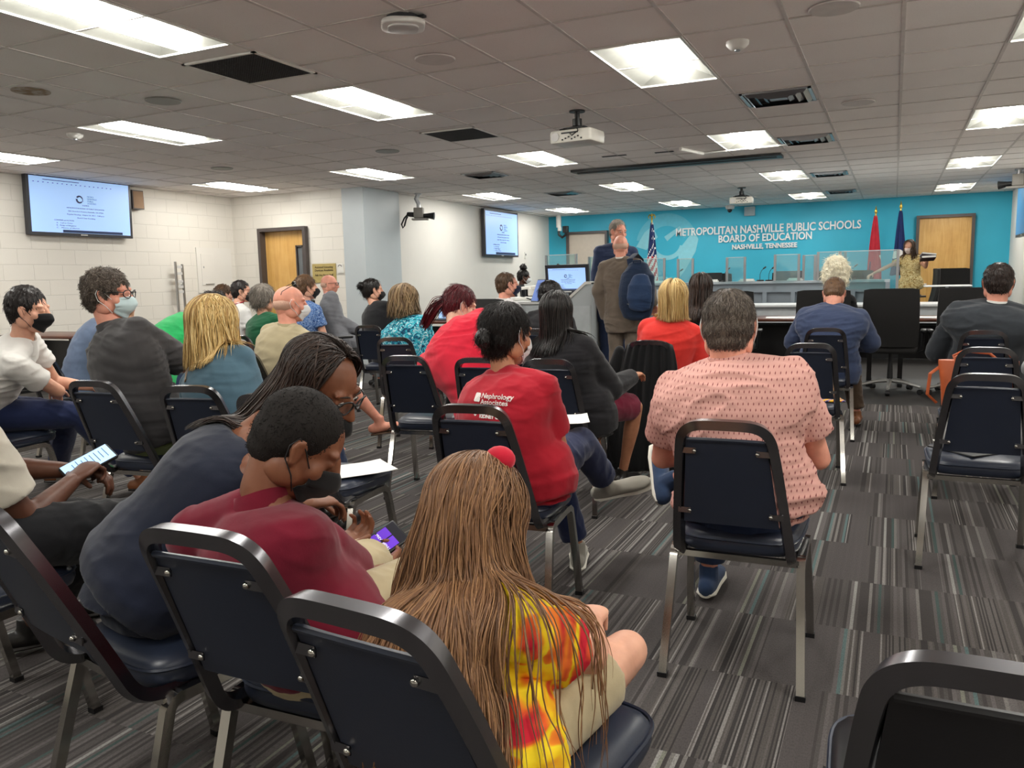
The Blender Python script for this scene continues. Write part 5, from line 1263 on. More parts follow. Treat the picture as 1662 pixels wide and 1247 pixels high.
    bk, bm_ = bottom
    if bk:
        mb = MB(); inf = .014; mb.tube([hip+V3(0, 0, -.06)-f*.01, hip-f*.005, hip+ua*.05], [(.150*w_+.010, .114*d_+.010), (.168*w_+.004, .124*d_+.004), (.145*w_, .108*d_)], 22, side=r, rnd=True)
        for i in range(2):
            h_, k, a = HJ[i], KN[i], AN[i]; h_ = h_+(k-h_)*.12 if not stand else h_
            if bk in ('pants', 'shorts'):
                kk = k if bk == 'pants' else h_*(1-short_k)+k*short_k
                mb.tube([h_, h_*.5+kk*.5, kk], [(.080*am*w_**.4+inf)*ls, (.076*am+inf)*ls, (.060*am+inf+(0 if bk == 'pants' else .010))*ls], 16, rnd=bk == 'pants')
            if bk == 'pants':
                mb.tube([k, k*.6+a*.4, k*.12+a*.88], [.060*am+inf, .058*am+inf, .046*am+inf*1.1], 16); mb.ell(k, (.060*am+inf,)*3)
            if bk == 'skirt':
                kk = h_+(k-h_)*min(1., skirt_len/.42); mb.tube([h_, h_*.5+kk*.5, kk], [.100*am*w_**.5+inf, .090*am+inf, .072*am+inf], 16)
        if bk == 'skirt':
            c0, c1 = (HJ[0]+HJ[1])/2, (KN[0]+KN[1])/2; kk = c0+(c1-c0)*min(1., skirt_len/.42); half = np.linalg.norm(KN[0]-KN[1])/2
            mb.tube([c0, c0*.5+kk*.5, kk], [(.12, .09*am), (.10, .08*am), (half+.03, .062*am)], 16, side=r)
        me = remesh(mb, max(.008, vox) if vox < .012 else .012, 3); folds(me, fold*.9, seed+7, (1, 1, 1))
        out['bottom'] = part({'pants': 'trousers', 'shorts': 'shorts', 'skirt': 'skirt'}[bk], me, bm_)
    if shoes:
        for i, sg in enumerate((-1, 1)):
            a = AN[i]; td = toes[i] if toes and toes[i] is not None else f; upv = V3(0, 0, 1)
            cr = nrm(KN[i]-a); tilt = None
            if a[2] > .16: tilt = nrm(cr+V3(0, 0, .3)); td = nrm(np.asarray(td)-tilt*np.dot(td, tilt)); upv = tilt
            g = MB(); add_foot(g, a, td, 1.08*(1 if sex == 'm' else .9), .085, upv); me = remesh(g, .0065 if vox < .009 else .009, 3); sh_ = part('shoe', me, shoes[0])
            if len(shoes) > 1:
                g = MB(); s_ = 1.08*(1 if sex == 'm' else .9); b0 = a-upv*.072; sdv = nrm(np.cross(td, upv)); td = nrm(td)
                g.tube([b0-td*.075*s_, b0-td*.05*s_, b0+td*.05*s_, b0+td*.13*s_, b0+td*.195*s_, b0+td*.215*s_], [(.020*s_, .011), (.037*s_, .013), (.040*s_, .013), (.048*s_, .013), (.036*s_, .012), (.016*s_, .010)], 14, side=sdv); g.build('sole', shoes[1], sh_, smooth=40)
    # ---- hair
    hk, hmats, ho = hair; ho = dict(ho)
    if hk:
        hv = .0055 if vox < .009 else .008; ms = []
        nt = int(ho.pop('tufts', 900 if vox < .009 else 350)); L = ho.pop('L', .028); tw = ho.pop('tw', .0011 if vox < .009 else .0016); curl = ho.pop('curl', 0.)
        strands = ho.pop('strands', 0); so = ho.pop('so', {}); bun = ho.pop('bun', None); tail = ho.pop('tail', None); fringe = ho.pop('fringe', False); lift = ho.pop('lift', .25)
        if hk == 'fringe':
            g = MB(); n0 = MB()
            g.ell(H+R @ (V3(0, -.030, -.004)*hs), tuple(V3(.0775, .0825, .058)*hs), R, 28, 18)
            cm = remesh(g, hv*hs, 4)
        else:
          if strands: ho['amp'] = 0.; ho['thick'] = min(.4, ho.get('thick', 1)); ho['vol'] = 0.
          cm = cap_mesh(H, R, hs, seed=seed, voxel=hv, **{k: v for k, v in ho.items() if k in ('front', 'thick', 'nape', 'amp', 'vol', 'top', 'az_freq')})
        ms.append((cm, 0))
        if nt: ms.append((tufts(cm, H, R, hs, nt, L, tw, seed, lift, curl=curl), 0))
        if bun:
            bx, by_, bz, br = bun; g = MB(); rg = np.random.default_rng(seed+4); c = H+R @ (V3(bx, by_, bz)*hs)
            g.ell(c, (br*hs,)*3, R)
            for _ in range(16): d = nrm(rg.normal(0, 1, 3)); g.tube([c+d*br*hs*.8, c+nrm(d+rg.normal(0, .5, 3))*br*hs*1.1, c+nrm(d+rg.normal(0, .9, 3))*br*hs*.95], br*hs*.22, 8, rnd=True)
            bm2 = remesh(g, .006, 2); ms.append((bm2, 0)); ms.append((tufts(bm2, c, R, hs, 220, .03, tw, seed+8, .25, facelim=False, curl=.6), 0))
        if strands:
            ms.append((long_hair(H, R, hs, strands, bvhs=bv, seed=seed, **so), 0))
        if tail:
            g = MB(); rg = np.random.default_rng(seed+5); p0 = H+R @ (V3(*tail[0])*hs)
            for _ in range(tail[2]):
                q = rg.normal(0, 1, 3); P = [p0+q*.010]
                for k in range(1, len(tail[1])+1): P.append(H+R @ (V3(*tail[1][k-1])*hs)+q*.020*(1-.3*k/len(tail[1])))
                PP = []
                for k in range(len(P)-1):
                    for t in (0, .33, .66): PP.append(P[k]*(1-t)+P[k+1]*t)
                PP.append(P[-1]); PP = np.array(PP); PP[1:-1] = (PP[:-2]+PP[1:-1]*2+PP[2:])/4; strand_mesh(g, PP, np.linspace(.006, .002, len(PP)))
            ms.append((g.mesh('tail', []), 0))
        hme = join_mesh('hair', ms, [hmats]); out['hair'] = obj('hair', hme, root, None, 'all'); out['hair_cap'] = cm
    if mask:
        g, lo = mask_mesh(H, R, hs, 0, masklow); fm = g.build('face_mask', fabric('mask_'+mask[1:], mask, .04, .8, 500, .1), root, smooth='all'); [q.build('ear_loop', plain('loop_'+loopcol[1:], loopcol, .7), fm, smooth='all') for q in lo]
    if glasses:
        fr, le = glasses_mesh(H, R, hs); gg = fr.build('glasses', M_black if glasses is True else glasses, root, smooth='all'); le.build('lens', glassm('spectacle_lens', (1, 1, 1, 1), .08), gg, fix=False)
    if eyes:
        for sx in (-1, 1):
            g = MB(); g.ell(H+R @ (V3(sx*.031, .0805, .0085)*hs), tuple(V3(.0118, .009, .0075)*hs), R, 14, 10); ey = g.build('eye', M_eye, root, smooth='all')
            g = MB(); g.ell(H+R @ (V3(sx*.031, .0885, .0075)*hs), tuple(V3(.0045, .002, .0048)*hs), R, 12, 8); g.build('iris', M_iris, ey, smooth='all')
            g = MB(); g.tube([H+R @ (V3(sx*x, y, z)*hs) for x, y, z in ((.014, .092, .0285), (.030, .092, .034), (.047, .080, .030))], [.002*hs, .0032*hs, .0014*hs], 6, rnd=True); g.build('eyebrow', hmats, root, smooth='all')
            g = MB(); g.tube([H+R @ (V3(sx*x, y, z)*hs) for x, y, z in ((.019, .0895, .011), (.031, .0925, .0155), (.044, .084, .011))], .0013*hs, 5); g.build('eyelashes', M_black, root, smooth='all')
    return out
M_eye = plain('eye_white', '#e6e0da', .25); M_iris = plain('iris_brown', '#2a1a12', .2)
M_wshirt = fabric('white_shirt_cloth', '#dddcd8', .04)
HFADE = None
def project_text(mb, lines, origin, x, y, hitme, off=.0025):
    """letters laid on a curved cloth: x,y directions of the text plane in world space, projected along -cross(x,y)"""
    bv = bvh_of(hitme); x = nrm(x); y = nrm(y); z = np.cross(x, y); O = V3(*origin)
    for s, px, py, size, al, bold in lines:
        me = text_mesh(s, size, 0, al, bold); V = np.array([v.co[:] for v in me.vertices]); F = [tuple(p.vertices) for p in me.polygons]
        if not len(V): continue
        W = []
        for a, b, c in V:
            p = O+x*(a+px)+y*(b+py); loc, nor, i, d = bv.ray_cast(Vector(p+z*.3), Vector(-z), .8)
            W.append(np.array(loc)+z*off if loc is not None else p)
        mb.add(W, F); bpy.data.meshes.remove(me)
# ------------------------------------------------------------------ cloth for the people
F_ = fabric
HB = hairm('hair_black', ('#0b0909', '#171312', '#2c2523'), .38); HD = hairm('hair_dark_brown', ('#140e0c', '#2a1e19', '#46352c'), .42); HBr = hairm('hair_brown', ('#2e2119', '#4e3929', '#76573d'), .45)
HL = hairm('hair_light_brown', ('#593e2b', '#7f5a3e', '#a67c55'), .45); HC = hairm('hair_curly_grey', ('#2c2622', '#5a4f46', '#93877a'), .6); HBl = hairm('hair_blonde', ('#8f6c3d', '#cba768', '#ecd49c'), .42); HG = hairm('hair_grey', ('#3a342f', '#6e665e', '#a39a8e'), .5)
HW = hairm('hair_white', ('#d8ccab', '#f0e9d2', '#fbf8ee'), .6); HR = hairm('hair_red', ('#2b0c10', '#561a22', '#7d2b34'), .35); HS = hairm('hair_salt', ('#2a2320', '#4c423b', '#857a6f'), .5)
HF = hairm('hair_fade', ('#0d0b0a', '#15110f', '#1d1815'), .85); HN = hairm('hair_stubble', ('#b48e7b', '#c29b87', '#cda692'), .8)
HT = hairm('hair_ash', ('#4e3c2d', '#7d6549', '#a98e68'), .5)
def dotted_shirt(name, basec, dotc, sx=46, sz=46, r=.22, ax=(1, 2)):
    b = NB(name); v = b.coord(); sp = b.new('ShaderNodeSeparateXYZ'); b.link(v, sp.inputs[0])
    x = b.math('MULTIPLY', sp.outputs[0], sx); z = b.math('MULTIPLY', sp.outputs[2], sz)
    row = b.math('MODULO', b.math('FLOOR', z), 2.0); x = b.math('ADD', x, b.math('MULTIPLY', row, .5))
    fx = b.math('SUBTRACT', b.math('FRACT', x), .5); fz = b.math('SUBTRACT', b.math('FRACT', z), .5)
    d = b.math('ADD', b.math('MULTIPLY', b.math('ABSOLUTE', fx), 2.3), b.math('MULTIPLY', b.math('ABSOLUTE', fz), .85))
    m = b.math('LESS_THAN', d, r); n = b.noise(v, 8, 3)
    c = srgb(basec); cc = b.ramp(n.outputs[0], [(.3, tuple(q*.9 for q in c[:3])+(1,)), (.7, c)])
    b.setp(Base_Color=b.mix(m, cc, srgb(dotc)), Roughness=.85, Specular_IOR_Level=.2); b.bump(b.noise(v, 35, 3).outputs[0], .4, .004); return b.m
def swirl(name, cols, scale=7, dist=3.5, thr=None):
    b = NB(name); v = b.coord(); n = b.noise(v, scale, 2, .5, dist)
    b.setp(Base_Color=b.ramp(n.outputs[0], [(p, srgb(c)) for p, c in cols], 'CONSTANT' if thr else 'LINEAR'), Roughness=.8, Specular_IOR_Level=.2); b.bump(b.noise(v, 40, 3).outputs[0], .3, .003); return b.m
M_tie = swirl('tie_dye_cloth', [(0, '#c3202f'), (.40, '#cf2638'), (.455, '#e8622c'), (.50, '#f3c81f'), (.555, '#f1d62a'), (.575, '#f08a28'), (.68, '#c9222f')], 4.2, 1.8)
M_teal = swirl('teal_swirl_cloth', [(0, '#17324d'), (.38, '#1f5f7c'), (.46, '#3bb7c6'), (.53, '#2f93ad'), (.58, '#d9e4e2'), (.63, '#2fa9bb'), (.72, '#173a55')], 13, 4, 1)
M_floral = swirl('blue_floral_cloth', [(0, '#2f4a7c'), (.42, '#4c6ea6'), (.5, '#7f9cc8'), (.56, '#3b5688'), (.62, '#a9bcd8')], 38, 2, 1)
M_fly = swirl('yellow_floral_cloth', [(0, '#a8854e'), (.44, '#d8c083'), (.52, '#efe0b0'), (.6, '#d2b26a'), (.66, '#7c6a3c')], 26, 2, 1)
M_pink = dotted_shirt('pink_dotted_cloth', '#d3a096', '#7a3b40', 66, 56, .27)
M_wdot = dotted_shirt('white_dotted_cloth', '#dedcdb', '#5a5560', 70, 60, .3)
M_redT = F_('dark_red_tshirt', '#a81c2c'); M_redB = F_('bright_red_tshirt', '#d8273e'); M_maro = F_('maroon_polo_cloth', '#6d1428'); M_dress = F_('navy_dress_cloth', '#1b2030', .1)
M_char = F_('charcoal_shirt_cloth', '#454344'); M_bgrey = F_('blue_grey_cloth', '#4d6877'); M_polo = F_('white_polo_cloth', '#dedbd6', .04); M_cream = F_('cream_linen', '#bdb6a8', .08)
M_tan = F_('tan_shirt_cloth', '#a5997b'); M_green = F_('bright_green_cloth', '#2aa35c'); M_dgreen = F_('dark_green_cloth', '#1f5a3c'); M_blk = F_('black_cloth', '#17171a', .1); M_blz = F_('black_blazer_cloth', '#1f1e21', .1)
M_suitn = F_('navy_suit_cloth', '#3a4561'); M_suitc = F_('charcoal_suit_cloth', '#303439'); M_suitt = F_('taupe_suit_cloth', '#6f6358'); M_suitg = F_('grey_suit_cloth', '#7a7b80'); M_suitd = F_('dark_navy_suit_cloth', '#2b3550')
M_redbl = F_('red_blouse_cloth', '#d9362f'); M_jean = F_('dark_denim', '#1f2b45', .2); M_navy = F_('navy_trousers_cloth', '#20294a'); M_khaki = F_('khaki_cloth', '#b0a181'); M_skirt = F_('maroon_skirt_cloth', '#6f1630'); M_brown = F_('brown_trousers_cloth', '#4a3a2c')
M_olive = F_('olive_shorts_cloth', '#5c6440'); M_wht = F_('white_cloth', '#dcdad6', .05); M_lblue = F_('light_blue_cloth', '#8da3bd')
S_brown = plain('brown_leather', '#7a4a2b', .35, vary=.12); S_black = plain('black_leather', '#1a1818', .35); S_grey = F_('grey_canvas_shoe', '#9a968c'); S_white = plain('white_sole', '#d8d4c8', .5); S_wshoe = plain('white_shoe', '#d6d3cc', .5); S_blue = F_('blue_canvas_shoe', '#2c3d5a'); S_gum = plain('gum_sole', '#a06a48', .5); S_dk = plain('dark_sole', '#2a2522', .5)

P = {}
# --- nearest row
P['girl'] = person('girl with very long light brown hair and a red and yellow tie-dye shirt', (-.60, 1.09, .54), (-.665, 1.235, .842), by=-22, hy=-8, hp=32, hs=.93, sex='f', w_=.80, d_=.85, sh=.165, bow=.05, sk='light',
    N=(-.655, 1.165, .725), arms=(((-.82, 1.25, .60), (-.70, 1.43, .60)), ((-.462, 1.27, .615), (-.52, 1.44, .60))), knee=((-.72, 1.50, .50), (-.452, 1.455, .545)), ankle=((-.74, 1.55, .14), (-.66, 1.50, .24)), top=('tee', M_tie), bottom=('shorts', M_khaki), shoes=(S_wshoe, S_white),
    hair=('cap', HL, dict(strands=3600, tufts=0, so=dict(length=.62, azmin=1.0, width=.0019, vol=.022, wave=.0026, flare=.20, rag=.5, part=-.12, bd=(.1, -.9, 0), thin=.75))), vox=.0065, fold=.005, seed=3, hands=(True, True), short_k=.66, ls=.86)
g = MB(); H, R = P['girl']['H'], P['girl']['R']
g.ell(H+R @ (V3(.035, -.035, .128)*.93), (.030, .024, .024), R); bobble = g.build('hair_bobble', F_('red_pompom', '#c41f36'), P['girl']['root'], smooth='all')
g = MB(); g.tube([H+R @ (V3(-.055+.02*i, -.02+.004*i, .122-.0035*(i-2)**2)*.93) for i in range(6)], .004, 6); g.build('hair_band', plain('yellow_band', '#c9a63a', .5), P['girl']['root'], smooth='all')

P['boy'] = person('boy with short black hair, maroon polo shirt and black mask looking down at a phone', (-1.11, 1.31, .56), (-1.135, 1.33, .938), by=-18, hy=-55, hp=38, hs=.95, w_=.96, d_=1.0, sh=.21, sy=-6, bow=.03, sk='brown', sex='m',
    N=(-1.20, 1.265, .81), sj=((-1.365, 1.25, .735), (-1.115, 1.35, .70)), arms=(((-1.46, 1.44, .58), (-1.36, 1.68, .58)), ((-1.135, 1.53, .54), (-1.215, 1.745, .515))), knee=((-1.28, 1.78, .50), (-1.02, 1.74, .52)), top=('polo', M_maro), bottom=('shorts', M_khaki), shoes=(S_black, S_dk),
    hair=('cap', HF, dict(thick=1.0, amp=.0003, tufts=5000, L=.0045, tw=.0009, lift=.6, curl=1.5)), mask='#141416', loopcol='#141416', vox=.0065, fold=.004, seed=9, hcurl=(.7, .75), hn=((0, -.5, .9), (-.8, .2, .4)), collar=M_maro)
P['dress'] = person('woman with long dark hair and patterned glasses leaning forward in a sleeveless navy dress', (-1.64, 1.35, .60), (-1.335, 1.66, 1.015), by=-28, hy=-84, hp=32, hr=6, hs=1.0, sex='f', w_=1.28, d_=1.02, sh=.195, bow=.0, belly=.02, sk='brown',
    N=(-1.465, 1.53, .895), arms=(((-1.76, 1.72, .68), (-1.62, 1.92, .62)), ((-1.53, 1.68, .66), (-1.50, 1.78, .65))), top=('sleeveless', M_dress), bottom=('skirt', M_dress), skirt_len=.42,
    barefeet=True, ankle=((-1.62, 1.85, .106), (-1.32, 1.75, .106)), hair=('cap', HD, dict(front=-.012, strands=2000, tufts=0, so=dict(length=.34, azmin=1.15, width=.0026, vol=.016, wave=.0010, flare=.0, rag=.25, part=.1, gdir=(-.66, -.22, -.72)))), glasses=True, mask='#1a1a1c', masklow=True, eyes=True, vox=.007, fold=.003, seed=12)
P['cream'] = person('person in a cream shirt and black trousers holding a phone at the left edge', (-2.42, 1.30, .58), (-2.42, 1.42, 1.25), by=-28, hy=-30, hp=35, w_=1.2, d_=1.15, sh=.215, sk='dark', bow=.03, belly=.03,
    N=(-2.42, 1.34, 1.07), arms=(((-2.58, 1.55, .72), (-2.38, 1.68, .70)), ((-2.225, 1.42, .62), (-2.262, 1.60, .695))), knee=((-2.36, 1.80, .50), (-2.06, 1.72, .55)), ankle=((-2.74, 1.72, .10), (-2.80, 2.02, .09)), toes=((.5, .8, 0), (.6, .8, 0)), top=('shirt', M_cream), bottom=('pants', M_blk), shoes=(S_black, S_dk),
    hair=('cap', HB, dict(thick=.6, tufts=300, L=.01)), vox=.008, fold=.006, seed=21, hcurl=(.6, .8), sleeve=.8)
# --- second row
P['pink'] = person('man with greying dark hair and a pink dotted shirt, seen from behind', (-.42, 2.66, .58), (-.492, 2.74, 1.102), by=2, hy=4, hp=8, hs=1.04, w_=1.22, d_=1.15, sh=.235, bow=.05, belly=.03, sk='pink',
    N=(-.485, 2.70, .975), arms=(((-.735, 2.80, .625), (-.52, 3.02, .64)), ((-.205, 2.82, .66), (-.38, 3.05, .66))), knee=((-.60, 3.10, .52), (-.32, 3.12, .60)), ankle=((-.63, 3.13, .10), (-.80, 3.20, .44)), toes=(None, (-.75, .3, -.3)), top=('shirt', M_pink), bottom=('pants', M_jean), shoes=(S_blue, S_white),
    hair=('cap', HS, dict(thick=.9, amp=.0008, tufts=6000, L=.020, tw=.0008, lift=.25, curl=.1)), mask='#dfe3e4', vox=.007, fold=.008, seed=31, sleeve=.66, hem=.020)
P['nephro'] = person('woman with grey-black hair in a low bun, dark red printed T-shirt and white mask', (-1.25, 2.70, .57), (-1.318, 2.745, 1.072), by=-10, hy=-22, hp=8, hs=.99, sex='f', w_=1.16, d_=1.12, sh=.205, bow=.04, sk='tan',
    N=(-1.312, 2.70, .915), arms=(((-1.55, 2.83, .62), (-1.40, 3.02, .66)), ((-1.125, 2.80, .60), (-1.20, 2.98, .66))), knee=((-1.30, 3.10, .52), (-1.15, 3.08, .60)), ankle=((-1.215, 3.2, .10), (-1.12, 3.30, .38)), toes=((-.3, .9, 0), (.85, .45, -.1)), top=('tee', M_redT), bottom=('pants', M_navy), shoes=(S_grey, S_white),
    hair=('cap', HB, dict(thick=1.3, amp=.0004, tufts=4500, L=.05, tw=.0010, lift=.03, bun=(0, -.116, -.02, .036))), mask='#dfe3e4', vox=.007, fold=.006, seed=41)
P['greyman'] = person('man with curly grey-brown hair and glasses in a dark grey shirt, turned to the right', (-3.30, 2.82, .58), (-3.50, 2.765, 1.245), by=-12, hy=-66, hp=2, hs=1.04, w_=1.24, d_=1.15, sh=.235, sy=-8, bow=.02, sk='pink',
    N=(-3.475, 2.75, 1.07), arms=(((-3.66, 3.0, .82), (-3.38, 3.02, .90)), ((-3.26, 3.0, .87), (-3.5, 3.14, .88))), top=('shirt', M_char), bottom=('pants', M_olive), shoes=(S_brown, S_dk), ankle=((-3.62, 3.30, .1), (-3.05, 3.3, .1)),
    hair=('cap', HC, dict(thick=1.8, vol=.003, amp=.004, az_freq=14, tufts=4500, L=.018, tw=.0011, curl=1.2, lift=.6)), glasses=True, mask='#c9dde0', vox=.008, fold=.007, seed=51, sleeve=.85)
P['blonde'] = person('blonde woman with shoulder length hair in a blue grey top, seen from behind', (-2.66, 2.80, .58), (-2.815, 2.76, 1.10), by=8, hy=-5, hp=4, hs=1., sex='f', w_=1.14, d_=1.1, sh=.205, bow=.03, sk='light', N=(-2.82, 2.72, .945), top=('long', M_bgrey), bottom=('pants', M_jean), shoes=(S_black, S_dk),
    hair=('cap', HBl, dict(strands=1000, tufts=0, so=dict(length=.215, azmin=.85, width=.0038, vol=.028, wave=.003, flare=.06, rag=.30))), vox=.008, fold=.004, seed=61, ankle=((-2.72, 3.3, .1), (-2.52, 3.28, .1)))
P['polo'] = person('man with dark hair, black mask and white polo shirt at the left edge', (-4.72, 2.82, .58), (-4.325, 2.90, 1.165), by=-42, hy=-62, hp=6, hs=1.03, w_=1.1, d_=1.05, sh=.215, bow=.03, sk='light', N=(-4.375, 2.88, 1.00), sy=-30,
    arms=(((-4.6, 3.2, .72), (-4.42, 3.32, .68)), ((-4.32, 3.02, .70), (-4.60, 3.20, .66))), top=('polo', M_polo), bottom=('pants', M_navy), shoes=(S_brown, S_dk), knee=((-4.58, 3.25, .52), (-4.30, 3.12, .55)), ankle=((-4.95, 3.40, .1), (-4.22, 3.45, .1)), toes=((.8, .5, 0), (.8, .5, 0)),
    hair=('cap', HB, dict(thick=1.3, amp=.003, top=.008, tufts=700, L=.022)), mask='#141416', loopcol='#141416', vox=.009, fold=.006, seed=71)
q = P['blonde']; tb = bvh_of(q['top'].data); wb = Vector(q['root']['wbase']); pts = []
for t in np.linspace(0, 1, 12):
    p = Vector((-3.0+.52*t, 2.60, .96-.36*t))-wb; h = tb.ray_cast(p, Vector((0, 1, 0)), 1.)
    if h[0] is not None: pts.append(np.array(h[0])+np.array(wb)+V3(0, -.006, 0))
g = MB(); g.tube(pts, (.010, .003), 6, side=(1, 0, .6)); g.build('bag_strap', F_('taupe_strap', '#8d7660'), q['root'], smooth=50)
# --- third row
P['blazer'] = person('woman with long straight black hair, black blazer and maroon skirt', (-1.60, 4.18, .57), (-1.68, 4.14, 1.085), by=-12, hy=2, hp=2, hs=.98, sex='f', w_=1.2, d_=1.12, sh=.21, bow=.03, sk='tan', N=(-1.675, 4.12, .93), arms=(((-1.90, 4.3, .68), (-1.70, 4.52, .66)), ((-1.415, 4.26, .66), (-1.36, 4.50, .70))),
    knee=((-1.62, 4.58, .51), (-1.345, 4.52, .52)), ankle=((-1.6, 4.62, .1), (-1.45, 4.60, .1)), top=('jacket', M_blz), bottom=('skirt', M_skirt), skirt_len=.38, collar=M_blz, barefeet=False, shoes=(S_black, S_dk),
    hair=('cap', HB, dict(strands=700, tufts=0, so=dict(length=.27, azmin=.95, width=.0045, vol=.016, wave=.0008, flare=.0, rag=.35))), vox=.009, fold=.004, seed=81)
P['tanman'] = person('bald man in a tan shirt and white shorts with sunglasses pushed up on his head', (-3.66, 4.15, .57), (-3.60, 4.20, 1.150), by=-8, hy=-38, hp=3, hs=1.03, w_=1.12, d_=1.08, sh=.22, bow=.03, sk='pink', N=(-3.60, 4.17, .99), top=('shirt', M_tan), bottom=('shorts', M_wht), barefeet=True,
    knee=((-3.78, 4.55, .51), (-3.45, 4.55, .58)), ankle=((-3.7, 4.6, .106), (-3.30, 4.72, .30)), toes=(None, (.8, .5, .12)), hair=('fringe', HN, dict(tufts=200, L=.006)), mask='#e4e6e6', vox=.009, fold=.006, seed=91)
g, l_ = glasses_mesh(P['tanman']['H']+P['tanman']['R'] @ V3(0, -.055, .075), P['tanman']['R'] @ np.array(Matrix.Rotation(.5, 3, 'X')), 1.0); gg = g.build('sunglasses', M_black, P['tanman']['root'], smooth='all'); l_.build('lens', M_black, gg, fix=False)
P['redwoman'] = person('woman with dark red ponytail and a bright red T-shirt, bent to the right', (-2.09, 4.16, .57), (-2.43, 4.40, 1.125), by=-8, hy=-48, hp=22, hs=1.0, sex='f', w_=1.42, d_=1.3, sh=.235, bow=.07, belly=.03, sk='pale', N=(-2.40, 4.27, .99),
    arms=(((-2.70, 4.40, .74), (-2.35, 4.62, .68)), ((-2.10, 4.46, .72), (-2.15, 4.66, .68))), top=('tee', M_redB), bottom=('pants', M_jean), shoes=(S_black, S_dk), sleeve=.85,
    hair=('cap', HR, dict(thick=1.4, amp=.0015, tufts=900, L=.05, lift=.04, tail=((-.01, -.105, -.005), [(-.02, -.135, -.05), (-.05, -.15, -.13), (-.09, -.15, -.20)], 110))), mask='#e4ddd8', vox=.009, fold=.007, seed=101)
g = MB(); g.tube([P['redwoman']['H']+P['redwoman']['R'] @ V3(*q) for q in ((-.02, -.112, .03), (-.045, -.12, 0), (-.03, -.118, -.035), (.0, -.11, -.03), (.005, -.108, .02), (-.02, -.112, .03))], .012, 8); g.build('hair_scrunchie', F_('grey_scrunchie', '#9a94a0'), P['redwoman']['root'], smooth='all')
P['green'] = person('person with dark curly hair bent far forward in a bright green T-shirt', (-4.86, 4.16, .57), (-4.74, 4.62, 1.09), by=-15, hy=-30, hp=60, w_=1.1, d_=1.1, sh=.21, bow=.08, sk='light', N=(-4.80, 4.46, 1.04), top=('tee', M_green), bottom=('pants', M_jean), shoes=(S_wshoe, S_white), arms=(((-5.0, 4.65, .8), (-4.9, 4.85, .7)), ((-4.55, 4.62, .8), (-4.7, 4.85, .7))),
    hair=('cap', HD, dict(thick=3.2, vol=.010, amp=.010, az_freq=9, tufts=700, L=.03, curl=1.3, lift=.7)), vox=.010, fold=.005, seed=111)
P['bluegrey'] = person('person in a blue grey shirt half hidden behind the man in dark grey', (-5.70, 4.18, .57), (-5.42, 4.38, 1.13), by=-30, hy=-50, hp=40, sk='light', N=(-5.55, 4.30, 1.02), top=('tee', F_('dusty_blue_cloth', '#66758f')), bottom=('pants', M_jean), shoes=(S_brown, S_dk), hair=('cap', HBr, dict(tufts=200)), vox=.012, fold=.005, seed=121)
P['leftblonde'] = person('person with wavy blonde hair only glimpsed at the left edge behind the white polo shirt', (-5.75, 3.02, .57), (-5.62, 3.10, 1.15), by=-20, hy=-40, sex='f', sk='light', N=(-5.64, 3.06, .99), top=('tee', M_wht), bottom=('pants', M_jean), shoes=(S_black, S_dk), hair=('cap', HT, dict(tufts=0, strands=120, so=dict(length=.12, width=.008, vol=.015))), vox=.012, fold=.004, seed=122)
# --- fourth row
P['greyhair'] = person('woman with short grey hair in a dark green T-shirt', (-4.90, 5.42, .57), (-4.97, 5.46, 1.155), by=-5, hy=-5, hp=5, sex='f', w_=1.08, sh=.195, sk='light', N=(-4.965, 5.43, 1.0), top=('tee', M_dgreen), bottom=('pants', M_jean), shoes=(S_black, S_dk), hair=('cap', HG, dict(thick=2.2, vol=.006, amp=.003, tufts=700, L=.06, lift=.1)), vox=.010, seed=131)
P['tealwoman'] = person('woman with wavy ash brown hair in a teal, white and navy swirl blouse', (-3.40, 5.42, .57), (-3.525, 5.47, 1.115), by=0, hy=-15, hp=10, sex='f', w_=1.16, d_=1.1, sh=.21, sk='light', N=(-3.52, 5.43, .96), top=('blouse', M_teal), bottom=('pants', M_blk), shoes=(S_black, S_dk), collar=False,
    hair=('cap', HT, dict(strands=480, tufts=0, so=dict(length=.14, azmin=.85, width=.006, vol=.034, wave=.008, flare=.05, rag=.3))), vox=.010, seed=141, ankle=((-3.45, 5.85, .1), (-3.38, 5.86, .10)))
P['redblonde'] = person('blonde woman in a red blouse in front of the black coat chair', (-1.41, 5.42, .57), (-1.352, 5.45, 1.12), by=3, hy=2, hp=3, sex='f', w_=1.12, d_=1.08, sh=.205, sk='light', N=(-1.355, 5.42, .965), top=('blouse', M_redbl), bottom=('pants', M_blk), shoes=(S_black, S_dk), collar=False,
    hair=('cap', HBl, dict(strands=560, tufts=0, so=dict(length=.16, azmin=.9, width=.005, vol=.026, wave=.0015, flare=.02, rag=.14))), vox=.009, fold=.005, seed=151)
P['edge'] = person('person in a pale grey top cut by the right edge', (1.02, 5.22, .57), (1.04, 5.30, 1.16), by=5, sk='light', sex='f', top=('long', F_('pale_grey_cloth', '#8d989c')), bottom=('pants', M_blk), shoes=(S_black, S_dk), hair=('cap', HBr, dict(tufts=200)), vox=.012, seed=161, arms=(((.72, 5.30, .72), (.86, 5.5, .66)), 'lap'))
